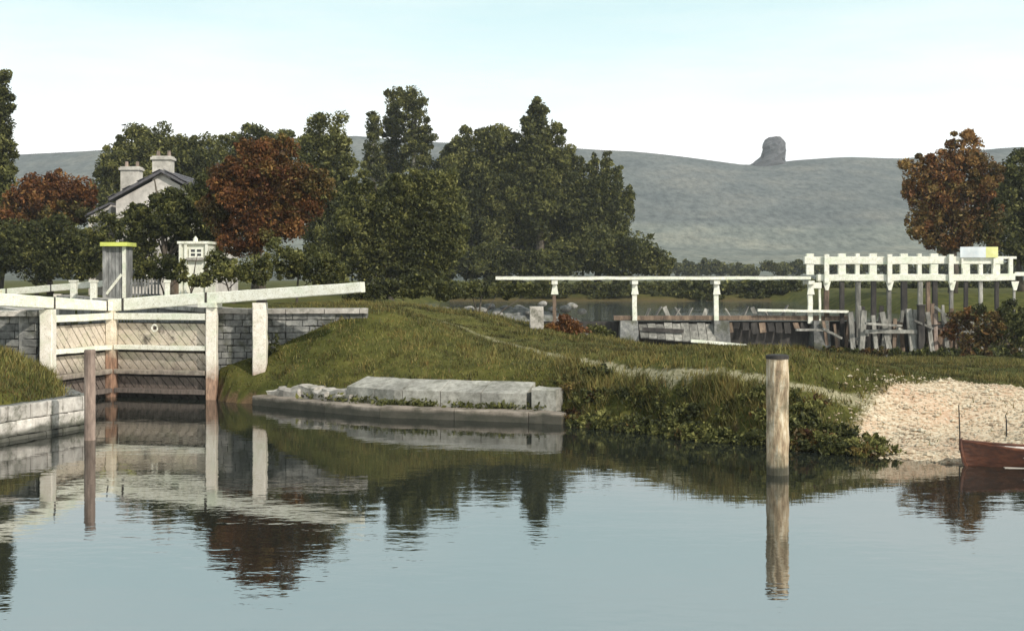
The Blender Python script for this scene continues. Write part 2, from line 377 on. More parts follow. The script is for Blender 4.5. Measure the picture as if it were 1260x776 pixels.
def tps(pts):
    P = np.array([(p[0], p[1]) for p in pts]); z = np.array([p[2] for p in pts]); n_ = len(P)
    def ph(d): return np.where(d > 1e-6, d * d * np.log(np.maximum(d, 1e-6)), 0)
    D = np.linalg.norm(P[:, None] - P[None], axis=2)
    A = np.zeros((n_ + 3, n_ + 3)); A[:n_, :n_] = ph(D) + np.eye(n_) * 2.0
    A[:n_, n_] = 1; A[:n_, n_ + 1:] = P; A[n_:, :n_] = A[:n_, n_:].T
    w = np.linalg.solve(A, np.concatenate([z, [0, 0, 0]]))
    def f(Q):
        out = np.empty(len(Q))
        for s in range(0, len(Q), 20000):
            q = Q[s:s + 20000]
            out[s:s + 20000] = ph(np.linalg.norm(q[:, None] - P[None], axis=2)) @ w[:n_] + w[n_] + q @ w[n_ + 1:]
        return out
    return f
def ctl(lst): return [tuple(W(*p)) for p in lst]
isle = tps(ctl([(290, 455, 44.2), (318, 467, 43.8), (330, 472, 43.2), (400, 468, 41.5), (467, 467, 40.4), (650, 473, 38.7), (690, 482, 37.9),
                (345, 440, 44.0), (385, 413, 44.4), (440, 381, 45.4), (485, 381, 47), (560, 388, 50), (640, 396, 53), (450, 425, 43.3),
                (560, 430, 43.3), (560, 450, 41.2), (620, 440, 42), (700, 440, 40.8), (600, 413, 47), (520, 393, 49), (830, 457, 36.2), (960, 470, 34.2), (765, 448, 38.6), (890, 462, 35),
                (1110, 488, 33.8), (700, 421, 58), (850, 427, 58), (1000, 438, 56), (1150, 444, 54), (1250, 446, 54), (760, 490, 36.7), (850, 500, 34.5), (950, 520, 32.9), (720, 490, 37.6), (1020, 510, 32.4),
                (1070, 545, 32.5), (1150, 520, 33), (1240, 512, 33), (1200, 545, 30.5), (1250, 470, 40), (1180, 467, 41), (900, 441, 45)])
           + [(-12, 55, 3), (-12, 70, 3), (-6, 62, 3), (-5, 72, 2.8), (45, 32, .9), (45, 50, 1.3), (22, 31, .6), (22, 45, 1.1)])
lbank = tps(ctl([(0, 430, 37.6), (50, 462, 39.6), (85, 487, 37.6), (0, 478, 34.4), (60, 478, 36.6), (40, 440, 39)])
            + [(-22, 36, 2.1), (-22, 40, 2.7), (-20, 28, 1.4), (-40, 30, 2.6), (-17, 31, 1.1), (-16.5, 41, 1.6)])
def wob(x, y):
    return (np.sin(x * 1.7 + y * .9) * np.cos(y * 1.3 - x * .4) * .05 + np.sin(x * 4.1 - y * 2.2) * .02 + np.sin(x * .6 + 2) * np.cos(y * .45) * .06)
def ground_h(P):
    P = np.atleast_2d(np.asarray(P, float)); x, y = P[:, 0], P[:, 1]
    z = 2.95 + wob(x, y) * .6
    near = (y > 15) & (y < 90) & (abs(x) < 70)
    if near.any():
        Q = P[near]; qx, qy = Q[:, 0], Q[:, 1]; zz = z[near]
        ax = (qx - QR[0]) * U[1] - (qy - QR[1]) * U[0]              # right of the lock wall when positive
        zi = np.clip(isle(Q), -.6, 3.1) + wob(qx, qy)
        frontR = (ax > -2.5) & (((qx < -5.2) & (qy < 45.25 + (qx + 10.3) * .078)))
        k = np.where(qy < 45.6, 1., np.clip((qx + 5.2) / 1.6, 0, 1)); k = np.where(qy > 72, k * np.clip((78 - qy) / 6, 0, 1), k)
        zr = np.where(frontR, zi, zz * (1 - k) + zi * k)
        zl_ = np.clip(lbank(Q), -.3, 3.0) + wob(qx, qy)
        frontL = qy < 42.4 + (qx + 15.2) * .115
        zl = np.where(frontL, zl_, zz)
        z[near] = np.where(ax > -2.6, zr, zl)
    low = inside(P, LOW); d = seg_dist(P, LOW)
    sl = np.where((x < 1.8) & (x > -14), 7.0, np.where(x < -11, 4.0, 1.7))
    z = np.where(low, -.05 - np.minimum(d * .9, 1.6), np.minimum(z, np.where(y < 62, .02 + sl * d, 9)))
    z = np.where(~low & (x > -7) & (x < 1.9) & (y < 46), z - .24 * np.clip(1 - (d - .3) / 1.0, 0, 1), z)
    for poly, bed, s_ in ((POOL, -1.4, .7), (UPPER, .1, .5)):
        i = inside(P, poly); d = seg_dist(P, poly); b0 = 0.0 if poly is POOL else 1.5
        z = np.where(i, np.maximum(bed, b0 - d * .9), np.minimum(z, b0 + .1 + d * s_))
    lk = inside(P, LOCK)
    return np.where(lk, -1.5, z)
def gh(x, y): return float(ground_h([(x, y)])[0])

PATH = [(XX(a, b_), b_) for a, b_ in ((492, 47.5), (530, 48.6), (600, 46.5), (700, 40.8), (830, 36.2), (960, 34.2), (1060, 33.9), (1110, 33.8))]
BEACH = [(7.5, 29), (8.0, 31.3), (9.2, 33.4), (10.3, 34.9), (12.2, 36.2), (16, 36.4), (26, 34.5), (26, 27), (9, 27)]
def axis(lo, hi, step, far, far_lo):
    a = list(np.arange(lo, hi, step)); s = step; x = hi
    while x < far: a.append(x); s *= 1.18; x += s
    a.append(far); s = step; x = lo
    while x > far_lo: x -= s; s *= 1.18; a.insert(0, max(x, far_lo))
    return np.array(sorted(set(a)))
gx = axis(-26, 22, .34, 1500, -1500); gy = np.unique(np.concatenate([axis(29, 62, .34, 1400, -150)]))
GX, GY = np.meshgrid(gx, gy); PP = np.column_stack([GX.ravel(), GY.ravel()]); GZ = ground_h(PP)
nx, ny = len(gx), len(gy)
me = bpy.data.meshes.new('ground')
idx = np.arange(nx * ny).reshape(ny, nx)
quads = np.column_stack([idx[:-1, :-1].ravel(), idx[:-1, 1:].ravel(), idx[1:, 1:].ravel(), idx[1:, :-1].ravel()])
me.from_pydata(np.column_stack([PP, GZ]).tolist(), [], quads.tolist()); me.update()
me.polygons.foreach_set('use_smooth', [True] * len(me.polygons))
ca = me.attributes.new('mask', 'FLOAT_COLOR', 'POINT')
pd = np.clip(1.0 - seg_dist(PP, PATH, False) / np.interp(PP[:, 0], [-5, 1, 2.5, 8, 10], [.6, .5, .36, .36, .7]), 0, 1) * np.interp(PP[:, 0], [-5, 1, 2.5, 6, 7.5, 9], [.42, .55, 1.0, 1.0, .9, 1.0])
bi = inside(PP, BEACH); bd_ = seg_dist(PP, BEACH); bm_ = np.clip(.5 + np.where(bi, bd_, -bd_) * .9, 0, 1)
dirt = np.clip(1 - np.hypot((PP[:, 0] - XX(1110, 53)) / 4, (PP[:, 1] - 53) / 2.5), 0, 1) * .8
dirt = np.maximum(dirt, (GZ < .12) * .9)
ca.data.foreach_set('color', np.column_stack([pd, bm_, dirt, np.ones_like(pd)]).astype(np.float32).ravel())
me.materials.append(MATS['ground_earth'])
go = bpy.data.objects.new('ground', me); COL.objects.link(go)
tag(go, 'grassy river bank and meadow with a worn footpath and gravel landing', 'ground', kind='structure')

def flat_poly(name, pts, z, mat, label):
    me_ = bpy.data.meshes.new(name); me_.from_pydata([(p[0], p[1], z) for p in pts], [], [tuple(range(len(pts)))]); me_.update()
    if me_.polygons[0].normal.z < 0: me_.flip_normals()
    me_.materials.append(MATS[mat]); o = bpy.data.objects.new(name, me_); COL.objects.link(o)
    return tag(o, label, 'water', kind='structure')
flat_poly('river', [(-300, -140), (300, -140), (300, 75.1), (-300, 75.1)], 0, 'river_water', 'calm grey river mirroring the sky, trees and lock gates')
flat_poly('upper_river', [(-12, 75.5), (71, 75.5), (71, 145), (-12, 145)], 1.6, 'upper_water', 'strip of higher water held back behind the weir')

# ---- hills
ridge_px = [(-500, 200), (-100, 196), (25, 191), (125, 186), (300, 175), (440, 168), (560, 176), (720, 187), (780, 190), (830, 195), (925, 203), (970, 197), (1040, 195), (1110, 198), (1260, 185), (1500, 178), (1900, 190)]
hx = np.linspace(-1050, 1050, 150); hy = np.concatenate([np.linspace(330, 1050, 70), np.linspace(1080, 1350, 10)])
HX, HY = np.meshgrid(hx, hy)
pxs = CX + HX * F / 1000
ridge = H + (HZ - np.interp(pxs, [p[0] for p in ridge_px], [p[1] for p in ridge_px])) * 1000 / F
prof = np.interp(HY, [330, 420, 560, 700, 1000, 1050, 1350], [0, .02, .085, .19, 1.0, 1.01, .4])
HZZ = 1.6 + ridge * prof + np.sin(HX * .021 + HY * .013) * 1.5 * prof + np.sin(HX * .05 - HY * .03) * .6 * prof
me = bpy.data.meshes.new('hill'); idx = np.arange(HX.size).reshape(HX.shape)
me.from_pydata(np.column_stack([HX.ravel(), HY.ravel(), HZZ.ravel()]).tolist(), [], np.column_stack([idx[:-1, :-1].ravel(), idx[:-1, 1:].ravel(), idx[1:, 1:].ravel(), idx[1:, :-1].ravel()]).tolist())
me.polygons.foreach_set('use_smooth', [True] * len(me.polygons)); me.materials.append(MATS['hill_turf'])
hill = bpy.data.objects.new('hill', me); COL.objects.link(hill)
tag(hill, 'long bare grey green hill on the skyline', 'hill', kind='structure')

# ------------------------------------------------------------------ walls of the lock and banks
def block_wall(name, pts, ztop, zbot, thick, course, blen, mat, core, label, cat='wall', coping=None, top_fn=None, face_sign=1):
    """a wall along pts (x, y); every stone of the front face is a piece of its own"""
    p0 = pts[0]; root = thing(name, (p0[0], p0[1], zbot), label, cat)
    mbc = MB()
    for a, b_ in zip(pts[:-1], pts[1:]):
        a, b_ = Vector((*a, 0)), Vector((*b_, 0)); d = (b_ - a).normalized(); nrm = Vector((d.y, -d.x, 0)) * face_sign; L = (b_ - a).length
        za = (ztop - .02)
        mid = (a + b_) / 2 - nrm * (thick / 2 + .06)
        mbc.box((mid.x, mid.y, (za + zbot) / 2), (L + .02, thick - .12, za - zbot), math.atan2(d.y, d.x))
        nc = max(1, round((ztop - zbot) / course)); ch = (ztop - zbot) / nc
        for c in range(nc):
            t = -(c % 2) * blen * .5
            while t < L - .05:
                w = blen * random.uniform(.8, 1.2); s, e_ = max(t, 0), min(t + w, L); t += w
                if e_ - s < .08: continue
                q = a + d * ((s + e_) / 2) - nrm * (.09 - random.uniform(-.012, .012))
                MB().beam(q - d * ((e_ - s) / 2 - .012) + Vector((0, 0, zbot + (c + .5) * ch)), q + d * ((e_ - s) / 2 - .012) + Vector((0, 0, zbot + (c + .5) * ch)), .20, ch - .02, seg=3, j=.014, ch=.09).build('stone', mat, root)
        if coping:
            t = 0
            while t < L - .1:
                w = min(coping * random.uniform(.85, 1.15), L - t)
                q = a + d * (t + w / 2) - nrm * (thick / 2 - .06) + Vector((0, 0, ztop + .08)); t += w
                MB().beam(q - d * (w / 2 - .01), q + d * (w / 2 - .01), thick + .14, .18, seg=2, j=.008, ch=.05).build('coping_stone', 'pale_stone', root)
    mbc.build('core', core, root)
    return root
block_wall('retaining_wall', [(-10.35, 44.72), (-7.8, 44.86), (-5.0, 45.05)], 2.92, -.6, .75, .22, .5, 'grey_stone', 'grey_stone', 'tall grey stone wall running right from the lock gate behind the white post', coping=1.4)
block_wall('retaining_wall', [(-27, 40.65), (-21, 41.4), (-15.3, 42.0)], 2.92, .2, .75, .24, .55, 'grey_stone', 'grey_stone', 'grey stone wall behind the left gate beam, above the left grass bank', coping=1.4)
block_wall('wing_wall', [(-21.5, 20.2), (-15.1, 28.2), (-12.95, 32.8), (-11.8, 36.2)], .9, -.7, .6, .38, .75, 'pale_stone', 'grey_stone', 'pale stone river wall under the left grass bank')
block_wall('wing_wall', [(-11.8, 36.24), (-14.9, 41.9)], .9, -.7, .6, .38, .75, 'grey_stone', 'grey_stone', 'low dark stone wall leading back from the left bank corner to the gate')
def lock_side(p, sgn, label):
    a, b_ = p, p + 36 * U
    return block_wall('lock_wall', [tuple(a + U * .3), tuple(b_)] if sgn < 0 else [tuple(a + U * .3), tuple(b_)], 2.95, -1.3, .8, 1.4, 4.0, 'grey_stone', 'grey_stone', label, coping=2.2, face_sign=sgn)
lock_side(QR, -1, 'right hand side wall of the lock chamber behind the gates')
lock_side(QL, 1, 'left hand side wall of the lock chamber behind the gates')

# ---- stone apron and kerb of the right wing wall
K = [Vector((-8.5, 42.5, 0)), Vector((-5.8, 40.2, 0)), Vector((-3.95, 38.8, 0)), Vector((-1.7, 38.05, 0)), Vector((.47, 37.3, 0)), Vector((1.40, 36.92, 0))]
root = thing('river_kerb', tuple(K[0] + Vector((0, 0, -.6))), 'long low brown kerb at the waterline in front of the stone apron', 'kerb')
for i in range(5):
    a, b_ = K[i], K[i + 1]; d = (b_ - a).normalized(); nb = Vector((-d.y, d.x, 0))
    q = nb * .36
    MB().beam(a + q + d * .01 + Vector((0, 0, -.10)), b_ + q - d * .01 + Vector((0, 0, -.11)), .70, .82, seg=5, j=.015, ch=.04).build('kerb_log', 'kerb_timber', root)
root = thing('stone_apron', tuple(K[1] + Vector((0, 0, .2))), 'long sloping slab of pale stone at the foot of the grass mound', 'stone apron')
def on_k(t):
    t = max(0, min(4.999, t)); i = int(t); return K[i].lerp(K[i + 1], t - i)
ts = [1.10, 1.62, 2.15, 2.7, 3.25, 3.86]
def nk(t):
    dd = (on_k(t + .35) - on_k(t - .35)).normalized(); return Vector((-dd.y, dd.x, 0)), dd
pr = [(.72, .05), (.72, .76), (1.62, 1.04), (1.62, .05)]
for i in range(len(ts) - 1):
    (na, da), (nb, db) = nk(ts[i]), nk(ts[i + 1]); a, b_ = on_k(ts[i]) + da * .012, on_k(ts[i + 1]) - db * .012
    nseg = 4; vs = []; fs = []
    for q in range(nseg + 1):
        nn_ = nk(ts[i] + (ts[i + 1] - ts[i]) * q / nseg)[0]; c = on_k(ts[i] + (ts[i + 1] - ts[i]) * q / nseg)
        if q == 0: c = a
        if q == nseg: c = b_
        vs += [c + nn_ * (o_ + random.uniform(-.012, .012)) + Vector((0, 0, z_ + random.uniform(-.012, .012))) for o_, z_ in pr]
    for q in range(nseg):
        for w_ in range(4): fs.append((q * 4 + w_, q * 4 + 4 + w_, q * 4 + 4 + (w_ + 1) % 4, q * 4 + (w_ + 1) % 4))
    fs += [(0, 1, 2, 3), tuple(nseg * 4 + x for x in (3, 2, 1, 0))]
    MB().add(vs, fs).build('slab', 'apron_stone', root)
a, b_ = on_k(3.98), on_k(4.45); d = (b_ - a).normalized(); nb = Vector((-d.y, d.x, 0)); c = (a + b_) / 2 + nb * 1.05
o = MB().beam(c - d * .38 + Vector((0, 0, .5)), c + d * .38 + Vector((0, 0, .5)), .7, .9, seg=3, j=.02, ch=.06).build('end_stone', 'apron_stone')
tag(o, 'square pale stone block standing at the right end of the stone apron', 'stone block')

def rock(c, s, name='boulder', mat='boulder', flat=.75):
    import bmesh
    bm = bmesh.new(); bmesh.ops.create_icosphere(bm, subdivisions=2, radius=1)
    a = rng.normal(size=(5, 3)); ph = rng.uniform(0, 6, 5)
    for q in bm.verts:
        k = 1 + sum(math.sin(q.co.dot(Vector(a[i])) * 1.6 + ph[i]) * .08 for i in range(5))
        q.co = Vector((q.co.x * s[0] * k, q.co.y * s[1] * k, q.co.z * s[2] * k * flat))
    me_ = bpy.data.meshes.new(name); bm.to_mesh(me_); bm.free(); me_.materials.append(MATS[mat])
    o = bpy.data.objects.new(name, me_); COL.objects.link(o); o.location = c
    return o
for i_, (t, off, z_, s) in enumerate(((.12, 1.0, .45, (.42, .35, .4)), (.32, .95, .5, (.45, .35, .38)), (.50, 1.15, .62, (.5, .4, .36)), (.70, 1.0, .5, (.45, .36, .4)), (.9, 1.2, .62, (.5, .4, .36)), (1.06, .95, .45, (.36, .35, .36)))):
    a = on_k(t); d = (on_k(t + .05) - a).normalized(); nb = Vector((-d.y, d.x, 0))
    c = a + nb * (off - .1) + Vector((0, 0, z_ - .12))
    tag(MB().beam(c - d * s[0] * 1.1, c + d * s[0] * 1.1, s[1] * 2, .34, seg=3, j=.05, ch=.12).build('edging_stone', 'pale_stone'), ORD[i_] + ' rough pale stone from the white post towards the stone apron', 'stone', 'rough stones below the white post')

# ------------------------------------------------------------------ lock gates
def clip_t(poly, lo, hi):
    for sgn, lim in ((1, lo), (-1, -hi)):
        out = []
        for i in range(len(poly)):
            p, q = poly[i - 1], poly[i]; dp, dq = sgn * p[0] - lim, sgn * q[0] - lim
            if (dp >= 0) != (dq >= 0):
                k = dp / (dp - dq); out.append((p[0] + (q[0] - p[0]) * k, p[1] + (q[1] - p[1]) * k))
            if dq >= 0: out.append(q)
        poly = out
        if not poly: return []
    return poly
def gate(label, heel, mitre, ztop, beam_len, zb_mitre, zb_end, h_mitre, h_end, lean, heel_cap=False, ring=None, zrails=None, zbot=-.9, zpost=3.3, heel_w=.42, detail=True):
    heel, mitre = Vector((*heel, 0)), Vector((*mitre, 0)); d = (mitre - heel).normalized(); L = (mitre - heel).length
    nf = Vector((d.y, -d.x, 0)); nf = nf if nf.y < 0 else -nf
    root = thing('lock_gate', (heel.x, heel.y, zbot), label, 'lock gate', 'lock gate leaves')
    V3 = lambda t, o_, z_: heel + d * t + nf * o_ + Vector((0, 0, z_))
    MB().beam(V3(0, .06, zbot), V3(0, .06, zpost - .12), heel_w, heel_w, seg=8, j=.012, ch=.08).build('heel_post', 'post_paint', root)
    MB().beam(V3(L - .13, .06, zbot), V3(L - .13, .06, zpost + .1), .24, .34, seg=8, j=.01, ch=.08).build('mitre_post', 'mitre_paint', root)
    if heel_cap: MB().box(V3(.08, .06, zpost - .03), (.66, .5, .16), math.atan2(d.y, d.x), .01).build('post_cap', 'white_paint', root)
    rails = zrails or [(2.70, 2.93), (1.66, 1.82), (.82, .98), (.16, .32)]
    for i, (z0, z1) in enumerate(rails):
        MB().beam(V3(heel_w / 2, .10, (z0 + z1) / 2), V3(L - .25, .10, (z0 + z1) / 2), .26, z1 - z0, seg=6, j=.008, ch=.06).build('rail', 'white_paint' if i < 2 else 'board_paint', root)
    MB().beam(V3(heel_w / 2, -.10, (zbot + 2.6) / 2), V3(L - .25, -.10, (zbot + 2.6) / 2), .05, 2.6 - zbot).build('backing', 'dark_wood', root)
    for i in range(len(rails)):
        zt = rails[i][0]; zb = rails[i + 1][1] if i + 1 < len(rails) else zbot
        mt = ('board_paint', 'board_paint', 'board_paint', 'dark_wood')[min(i, 3)]
        zt -= (.13, .10, .10, .02)[min(i, 3)]
        w = .34; sh = (zt - zb) * lean; t = -abs(sh) - w
        while t < L + abs(sh):
            g = .02; poly = [(t + g, zb), (t + w - g, zb), (t + w - g + sh, zt), (t + g + sh, zt)]
            poly = clip_t(poly, heel_w / 2, L - .26); t += w
            if len(poly) < 3: continue
            o_ = -.02 + random.uniform(-.012, .012)
            MB().prism([V3(a, o_, z_) for a, z_ in poly], nf * -.05).build('board', mt, root)
    e_ = V3(-beam_len, .04, zb_end); s = V3(L - .02, .04, zb_mitre)
    bb = MB().beam(s - Vector((0, 0, h_mitre / 2)), e_ - Vector((0, 0, h_end / 2)), .34, h_mitre, .36, h_end, seg=16, j=.008, ch=.06).build('balance_beam', 'white_paint', root)
    for k in (.06, .40):
        c = s.lerp(e_, k); hh = h_mitre + (h_end - h_mitre) * k
        MB().box((c.x, c.y, c.z - hh / 2), (.08, .37, hh + .02), math.atan2(d.y, d.x)).build('iron_strap', 'iron', bb)
    if ring:
        c = V3(ring[0], .25, ring[1]); t_ = MB(); pts = []
        nr = 12
        for k in range(nr + 1): pts.append(c + d * (math.cos(2 * math.pi * k / nr) * .11) + Vector((0, 0, math.sin(2 * math.pi * k / nr) * .11)))
        t_.tube(pts, [.03] * len(pts), 6, cap=False); t_.build('mooring_ring', 'white_paint', root)
        MB().tube([c - nf * .12, c + nf * .01], [.05, .05], 8).build('eye_bolt', 'iron', root)
    return root
def zat(py, Y): return ZZ(py, Y)
gate('right leaf of the lower lock gates with a white beam rising to the right', QR, MITRE, 2.93, 5.55, zat(368, 45.6), zat(347, 43.0), .43, .34, .9, heel_cap=True, ring=(2.1, 2.42), zpost=3.25, heel_w=.36)
gate('left leaf of the lower lock gates with a beam running out of the picture', QL, MITRE + np.array([-.02, -.02]), 2.93, 5.2, zat(371, 45.6), zat(362, 39.0) + .18, .34, .42, -.9, zpost=3.26)
# upper pair, at the far end of the lock
q2l, q2r = QL + 35 * U, QR + 35 * U; m2 = MITRE + 35 * U
up = [(2.75, 2.95), (1.9, 2.05)]
gate('far lock gate leaf seen small above the left white beam', q2r, m2, 2.95, 5.0, zat(356, 76), zat(342, 74), .40, .36, .8, zpost=3.3, zrails=up, zbot=-.8)
gate('far left lock gate leaf at the left edge of the picture', q2l, m2 + np.array([-.03, -.03]), 2.95, 5.0, zat(356, 76), zat(350, 69), .40, .36, -.8, zpost=3.3, zrails=up, zbot=-.8)

# white post under the balance beam
px_, Y_ = 320, 44.0
root = thing('beam_post', (XX(px_, Y_), Y_, .3), 'tall square white post propping the rising gate beam above the stones', 'post')
MB().beam((XX(px_, Y_), Y_, .3), (XX(px_, Y_), Y_, ZZ(373, Y_) + .02), .45, .42, seg=9, j=.010, ch=.07).build('shaft', 'post_paint', root)
MB().beam((XX(px_, Y_), Y_, -.1), (XX(px_, Y_), Y_, .66), .64, .6, .56, .52, seg=2, j=.015, ch=.08).build('footing', 'pale_stone', root)

# ------------------------------------------------------------------ posts in the water
def pile(px, py_top, py_w, half_px, label, mat, top='dark_wood', lean=(0, 0), nn=18, deep=1.3, jit=.05):
    Y = F * H / (py_w - HZ); X = XX(px, Y); zt = ZZ(py_top, Y); r = half_px * Y / F
    root = thing('mooring_post', (X, Y, -deep), label, 'post')
    P = lambda z: Vector((X + lean[0] * z, Y + lean[1] * z, z))
    zs = np.linspace(-deep, zt - .06, 14)
    MB().tube([P(z) for z in zs], [r * (1 + random.uniform(-.03, .03)) for z in zs], nn, jit).build('shaft', mat, root)
    MB().tube([P(zt - .09), P(zt - .02), P(zt)], [r * 1.05, r * 1.04, r * .9], nn, .03).build('cap', top, root)
    return root
pile(957, 436, 583, 13.5, 'thick cream and brown mooring post standing alone in the river', 'cream_pile', lean=(-.004, 0))
pile(110.5, 430, 541, 6.8, 'thin brown mooring post in the water before the left gate', 'pink_wood', top='pink_wood', nn=12)

# ------------------------------------------------------------------ posts, hut and fence by the lock
for px, Y, pt, hw, lab in ((85, 69.5, 345, .16, 'first white post from the left on the lock side, above the gate beam'), (109, 65, 345, .15, 'second white post from the left on the lock side, left of the hut'), (198, 51.5, 345, .09, 'slim white post on the lock side beside the picket fence')):
    X = XX(px, Y) + .25; g0 = 2.9
    root = thing('lockside_post', (X, Y, g0), lab, 'post')
    MB().beam((X, Y, g0 - .2), (X, Y, ZZ(pt, Y) - .08), hw * 2, hw * 2, seg=3, j=.006, ch=.08).build('shaft', 'white_paint', root)
    MB().box((X, Y, ZZ(pt, Y) - .03), (hw * 2.5, hw * 2.5, .1)).build('cap', 'white_paint', root)
Y = 66; X0, X1 = XX(129, Y), XX(155, Y); zr = ZZ(303, Y)
root = thing('hut', ((X0 + X1) / 2, Y, 2.9), 'narrow grey boarded hut with a lime yellow flat roof', 'hut')
k = 5; w = (X1 - X0 - .14) / k
for i in range(k):
    MB().beam((X0 + w * (i + .5), Y - .02 + random.uniform(-.01, .01), 2.8), (X0 + w * (i + .5), Y - .02, zr), w - .02, .05, seg=4, j=.004).build('board', 'hut_board', root)
MB().box(((X0 + X1) / 2, Y + .65, (2.8 + zr) / 2), (X1 - X0 - .08, 1.25, zr - 2.82)).build('body', 'hut_board', root)
for xx, mt_ in ((X0, 'hut_board'), (X1 - .08, 'white_paint')): MB().beam((xx, Y - .05, 2.8), (xx, Y - .05, zr), .16, .14, seg=3, j=.005).build('corner_post', mt_, root)
MB().beam((X0 + .1, Y - .075, 3.3), (X1 - .2, Y - .075, 4.3), .05, .13).build('brace', 'white_paint', root)
MB().box(((X0 + X1) / 2, Y + .5, zr + .10), (X1 - X0 + .28, 1.7, .20)).build('roof', 'lime_paint', root)
Y = 63.5; X0, X1 = XX(160, Y), XX(197, Y)
root = thing('picket_fence', ((X0 + X1) / 2, Y, 2.9), 'small pale picket fence between the hut and the slim white post', 'fence')
for z in (3.3, 3.85): MB().beam((X0, Y + .05, z), (X1, Y + .05, z), .06, .09, seg=4, j=.005).build('rail', 'hut_board', root)
n_ = 9
for i in range(n_):
    x = X0 + (X1 - X0) * (i + .5) / n_; zt = 4.1 + random.uniform(-.04, .04)
    MB().prism([(x - .04, Y, 2.85), (x + .04, Y, 2.85), (x + .04, Y, zt - .06), (x, Y, zt), (x - .04, Y, zt - .06)], (0, -.03, 0)).build('picket', 'hut_board', root)

# ------------------------------------------------------------------ cottage
Y = 85; XC = XX(200, Y); XE = XX(138, Y); hw = XC - XE; ze, zrg, g0 = ZZ(247, Y), ZZ(214, Y), 2.9; dp = 9
root = thing('cottage', (XC, Y, g0), 'white gabled cottage with two stone chimneys half hidden behind trees', 'house')
MB().prism([(XC - hw + .25, Y, g0 - .3), (XC + hw - .25, Y, g0 - .3), (XC + hw - .25, Y, ze), (XC, Y, zrg - .12), (XC - hw + .25, Y, ze)], (0, dp, 0)).build('wall', 'plaster', root)
roof = None
for s in (-1, 1):
    a = Vector((XC, 0, zrg + .08)); b_ = Vector((XC + s * (hw + .1), 0, ze - .02)); up_ = Vector((-(b_ - a).z * s, 0, abs((b_ - a).x))).normalized() * .16
    if up_.z < 0: up_ = -up_
    q = MB().prism([(a.x, Y - .35, a.z), (b_.x, Y - .35, b_.z), (b_ + up_).to_tuple()[:1] + (Y - .35,) + (b_.z + up_.z,), (a.x, Y - .35, a.z + up_.z + .03)], (0, dp + .7, 0)).build('roof_slope', 'slate', root)
    roof = roof or q
    nrow, ncol = 7, 16
    dn = (b_ - a) / nrow
    for r_ in range(nrow):
        for c_ in range(ncol):
            y0 = Y - .36 + (dp + .72) / ncol * (c_ + .5 * (r_ % 2) * .98); y1 = min(y0 + (dp + .72) / ncol - .02, Y + dp + .36)
            if y1 - y0 < .1: continue
            p = a + dn * r_ + up_ * (1.25 + random.uniform(0, .12)); p2 = p + dn * 1.08
            MB().prism([(p.x, y0, p.z), (p.x, y1, p.z), (p2.x, y1, p2.z + .03), (p2.x, y0, p2.z + .03)], tuple(up_ * .2)).build('roof_slate', 'slate', q)
def chimney(px0, px1, py0, py1, yy, par):
    x0, x1 = XX(px0, yy), XX(px1, yy); z0, z1 = ZZ(py1, yy), ZZ(py0, yy); cx = (x0 + x1) / 2; w_ = x1 - x0
    c_ = MB().box((cx, yy + .5, (z0 + z1) / 2 - .1), (w_ - .14, 1.0, z1 - z0 - .2)).build('chimney', 'chimney_stone', par)
    MB().box((cx, yy + .5, z1 - .16), (w_ + .06, 1.2, .16)).box((cx, yy + .5, z1 - .04), (w_ - .1, 1.04, .1)).build('chimney_cap', 'chimney_stone', c_)
    for k_ in (-.25, .28): MB().tube([(cx + k_ * w_, yy + .5, z1), (cx + k_ * w_, yy + .5, z1 + .38)], [.14, .11], 10).build('chimney_pot', 'pink_wood', c_)
chimney(186, 211, 192, 236, Y + .2, root)
chimney(147, 172, 205, 250, Y + 5.0, root)
def window(par, x0, x1, z0, z1, y, label=None):
    w_ = MB().box(((x0 + x1) / 2, y - .02, (z0 + z1) / 2), (x1 - x0, .03, z1 - z0)).build('window', 'window_glass', par)
    f_ = MB()
    for xx in (x0, (x0 + x1) / 2, x1): f_.box((xx, y - .05, (z0 + z1) / 2), (.08, .06, z1 - z0 + .08))
    for zz in (z0, (z0 + z1) / 2, z1): f_.box(((x0 + x1) / 2, y - .045, zz), (x1 - x0 - .08, .05, .07))
    f_.build('frame', 'weir_white', w_)
    MB().box(((x0 + x1) / 2, y - .1, z0 - .1), (x1 - x0 + .3, .22, .1)).build('sill', 'pale_stone', w_)
window(root, XC - 2.2, XC - 1.2, 6.9, 8.3, Y); window(root, XC + 1.0, XC + 2.0, 6.9, 8.3, Y); window(root, XC - 2.2, XC - 1.0, 3.9, 5.4, Y)
MB().box((XC + 1.2, Y - .04, 3.95), (1.0, .06, 2.1)).build('door', 'old_wood', root)
# lean-to at the left of the cottage
xl0, xl1 = XX(109, 87), XX(137, 87)
root2 = thing('lean_to', ((xl0 + xl1) / 2, 87, g0), 'low white lean-to against the left side of the cottage', 'lean-to')
MB().prism([(xl0, 87, g0 - .3), (xl1 - .02, 87, g0 - .3), (xl1 - .02, 87, ZZ(252, 87)), (xl0, 87, ZZ(266, 87))], (0, 5, 0)).build('wall', 'plaster', root2)
MB().prism([(xl0 - .2, 86.8, ZZ(267, 87)), (xl1 - .03, 86.8, ZZ(252, 87) + .03), (xl1 - .03, 86.8, ZZ(250, 87) + .06), (xl0 - .2, 86.8, ZZ(265, 87) + .05)], (0, 5.4, 0)).build('roof', 'slate', root2)
window(root2, xl0 + .45, xl0 + 1.1, 5.2, 6.4, 87)
